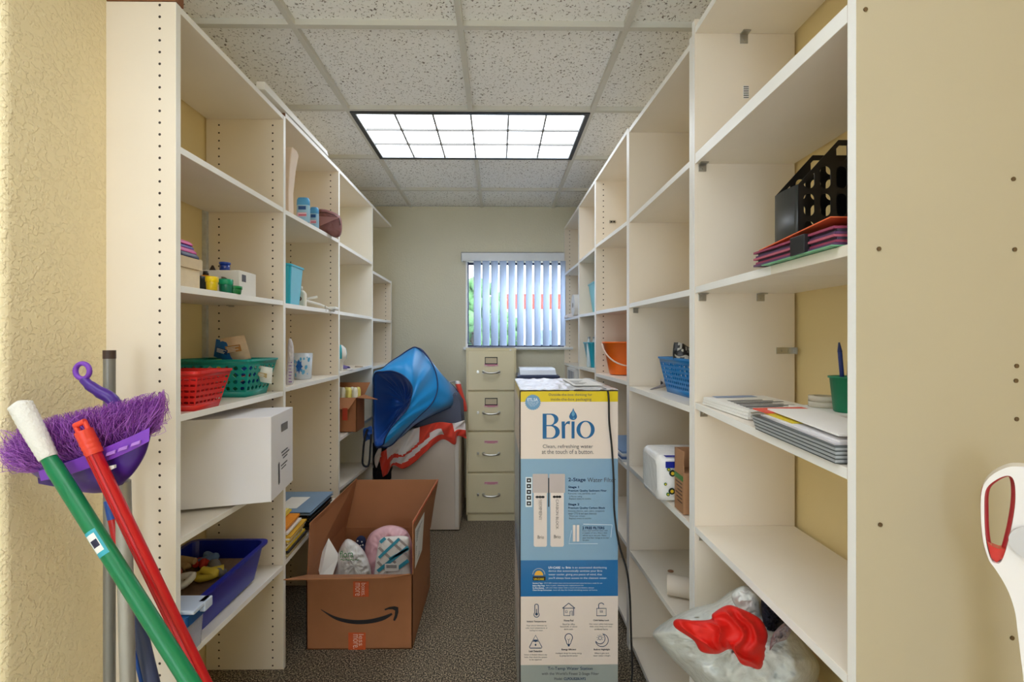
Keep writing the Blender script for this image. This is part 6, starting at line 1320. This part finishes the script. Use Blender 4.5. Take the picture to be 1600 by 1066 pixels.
c = P(926, 420, 2.85); MB().tube(smooth_open([(AR+.08, 3.02, z+h-.05), (AR+.085, 3.02, z+h+.03), (AR+.1, 3.02, z+h+.045), (AR+.12, 3.02, z+h-.05)], 16), .005, 8).build('pink_cord', mat('pink_cord', (226, 170, 170), .6), label='pink cord looping out of the pale turquoise bin', cat='cord')
# --- R5 paper roll, box
z = sz('R5', 2, 3.55); xr_ = P(894, 480, 3.5).x; t = thing('paper_towel_roll', (xr_+.05, 3.5, z), 'white paper roll standing on its side on the farthest right unit', 'roll')
MB().tube([(AR+.0, 3.5, z+.085), (AR+.12, 3.5, z+.085)], .082, 32).build('roll_body', M_PAPER, t); MB().tube([(AR-.001, 3.5, z+.085), (AR-.0003, 3.5, z+.085)], .02, 16).build('core', mat('core_grey', (150, 140, 130), .7), t)
m = MB(); m.loft([rr(AR+.03, 3.75, .10, .2, .02, z+.0), rr(AR+.03, 3.75, .095, .19, .02, z+.02), rr(AR+.04, 3.75, .06, .14, .02, z+.035)]); m.build('folded_cloth', M_WC, label='folded white cloth next to the paper roll, farthest right unit', cat='cloth')
z = sz('R5', 3, 3.5); t = thing('printed_box', (AR+.08, 3.5, z), 'white box with blue grey print on the farthest right unit', 'box')
zb2 = sz('R5', 4, 3.5)+.003; zt_ = P(892, 568, 3.4).z; zt_ = min(zt_, z-.024)
t.location = (AR+.08, 3.4, zb2); WL[t] = Vector((AR+.08, 3.4, zb2))
MB().box(AR-.01, AR+.2, 3.36, 3.72, zb2, zt_).build('carton_body', M_PAPER, t, bevel=.002); m = MB()
for k in range(6): m.box(AR-.011, AR-.010, 3.42+.045*k, 3.44+.045*k, zt_-.09, zt_-.02)
m.build('side_print', mat('box_print', (120, 130, 160), .5), t)
# ================================================ VACUUM HANDLE AT THE RIGHT EDGE
YV = .655; vc = thing('steam_mop', (P(1600, 1066, YV).x+.02, YV+.02, 0), 'white upright steam mop with a red lined loop handle at the right edge', 'mop')
sv = lambda x, y: (1500+x/2.913, 700+y/2.913)
VC = P(1572, 800, .63); VN = Vector((-VC.x, -VC.y, 0)).normalized()      # the loop faces the camera position of the photograph
def PV(px, py, off=0.0):
    d = P(px, py, 1.0)-Vector((0, 0, CH)); o_ = Vector((0, 0, CH)); t = (VC-o_).dot(VN)/d.dot(VN); return o_+d*t+VN*off
outv = [(250, 76), (190, 90), (135, 125), (102, 180), (96, 280), (105, 400), (130, 490), (160, 535), (195, 590), (225, 650), (250, 730), (262, 820), (275, 930), (290, 1070), (300, 1400), (520, 1400), (470, 900), (440, 400), (400, 200), (330, 95)]
inv = [(215, 118), (160, 140), (118, 185), (112, 280), (118, 400), (140, 490), (165, 512), (190, 500), (215, 430), (240, 320), (252, 220), (245, 140)]
ob_ = [sv(*p) for p in [tuple(q) for q in smooth_closed([Vector(p) for p in outv], 120)]]; ib_ = [sv(*p) for p in [tuple(q) for q in smooth_closed([Vector(p) for p in inv], 60)]]
v, f = curvemesh([ob_, ib_]); bm = bmesh.new(); bv = [bm.verts.new(PV(x, y, .014)) for x, y, _ in v]
for q in f: 
    try: bm.faces.new([bv[i] for i in q])
    except ValueError: pass
r_ = bmesh.ops.extrude_face_region(bm, geom=bm.faces[:]); bmesh.ops.translate(bm, verts=[e for e in r_['geom'] if isinstance(e, bmesh.types.BMVert)], vec=VN*-.028)
bm.verts.index_update(); m = MB(); m.add([tuple(p.co) for p in bm.verts], [tuple(p.index for p in q.verts) for q in bm.faces]); bm.free(); zlow = min(p.z for p in m.v)
m.build('handle_body', mat('mop_white', (238, 234, 234), .25, var=0, coat=.5), vc, bevel=.006, seg=4)
rg = [PV(*q, -.002) for q in ib_]; MB().tube(rg, .0042, 10, closed=True).build('red_lining', mat('mop_red', (168, 24, 40), .3, coat=.4), vc)
m = MB(); m.prism([PV(*sv(*p), .008) for p in ((122, 415), (145, 440), (175, 452), (208, 452), (195, 495), (165, 514), (142, 492))], VN*-.016); m.build('trigger', mat('trigger_red', (206, 40, 30), .3, coat=.4), vc)
m = MB(); rgx = PV(*sv(330, 420), .0145); m.tube([rgx, rgx+VN*.006], .022, 24); m.build('dial', mat('dial_grey', (206, 204, 206), .3), vc)
cc_ = PV(*sv(400, 1066)); cx = cc_.x; YV = cc_.y-.02; MB().tube([(cx, YV+.02, zlow+.01), (cx, YV+.02, .08)], .018, 16).build('pole', M_WHITE, vc); MB().box(cx-.13, cx+.13, YV-.1, YV+.05, 0.001, .08).build('mop_head', M_WHITE, vc, bevel=.02)
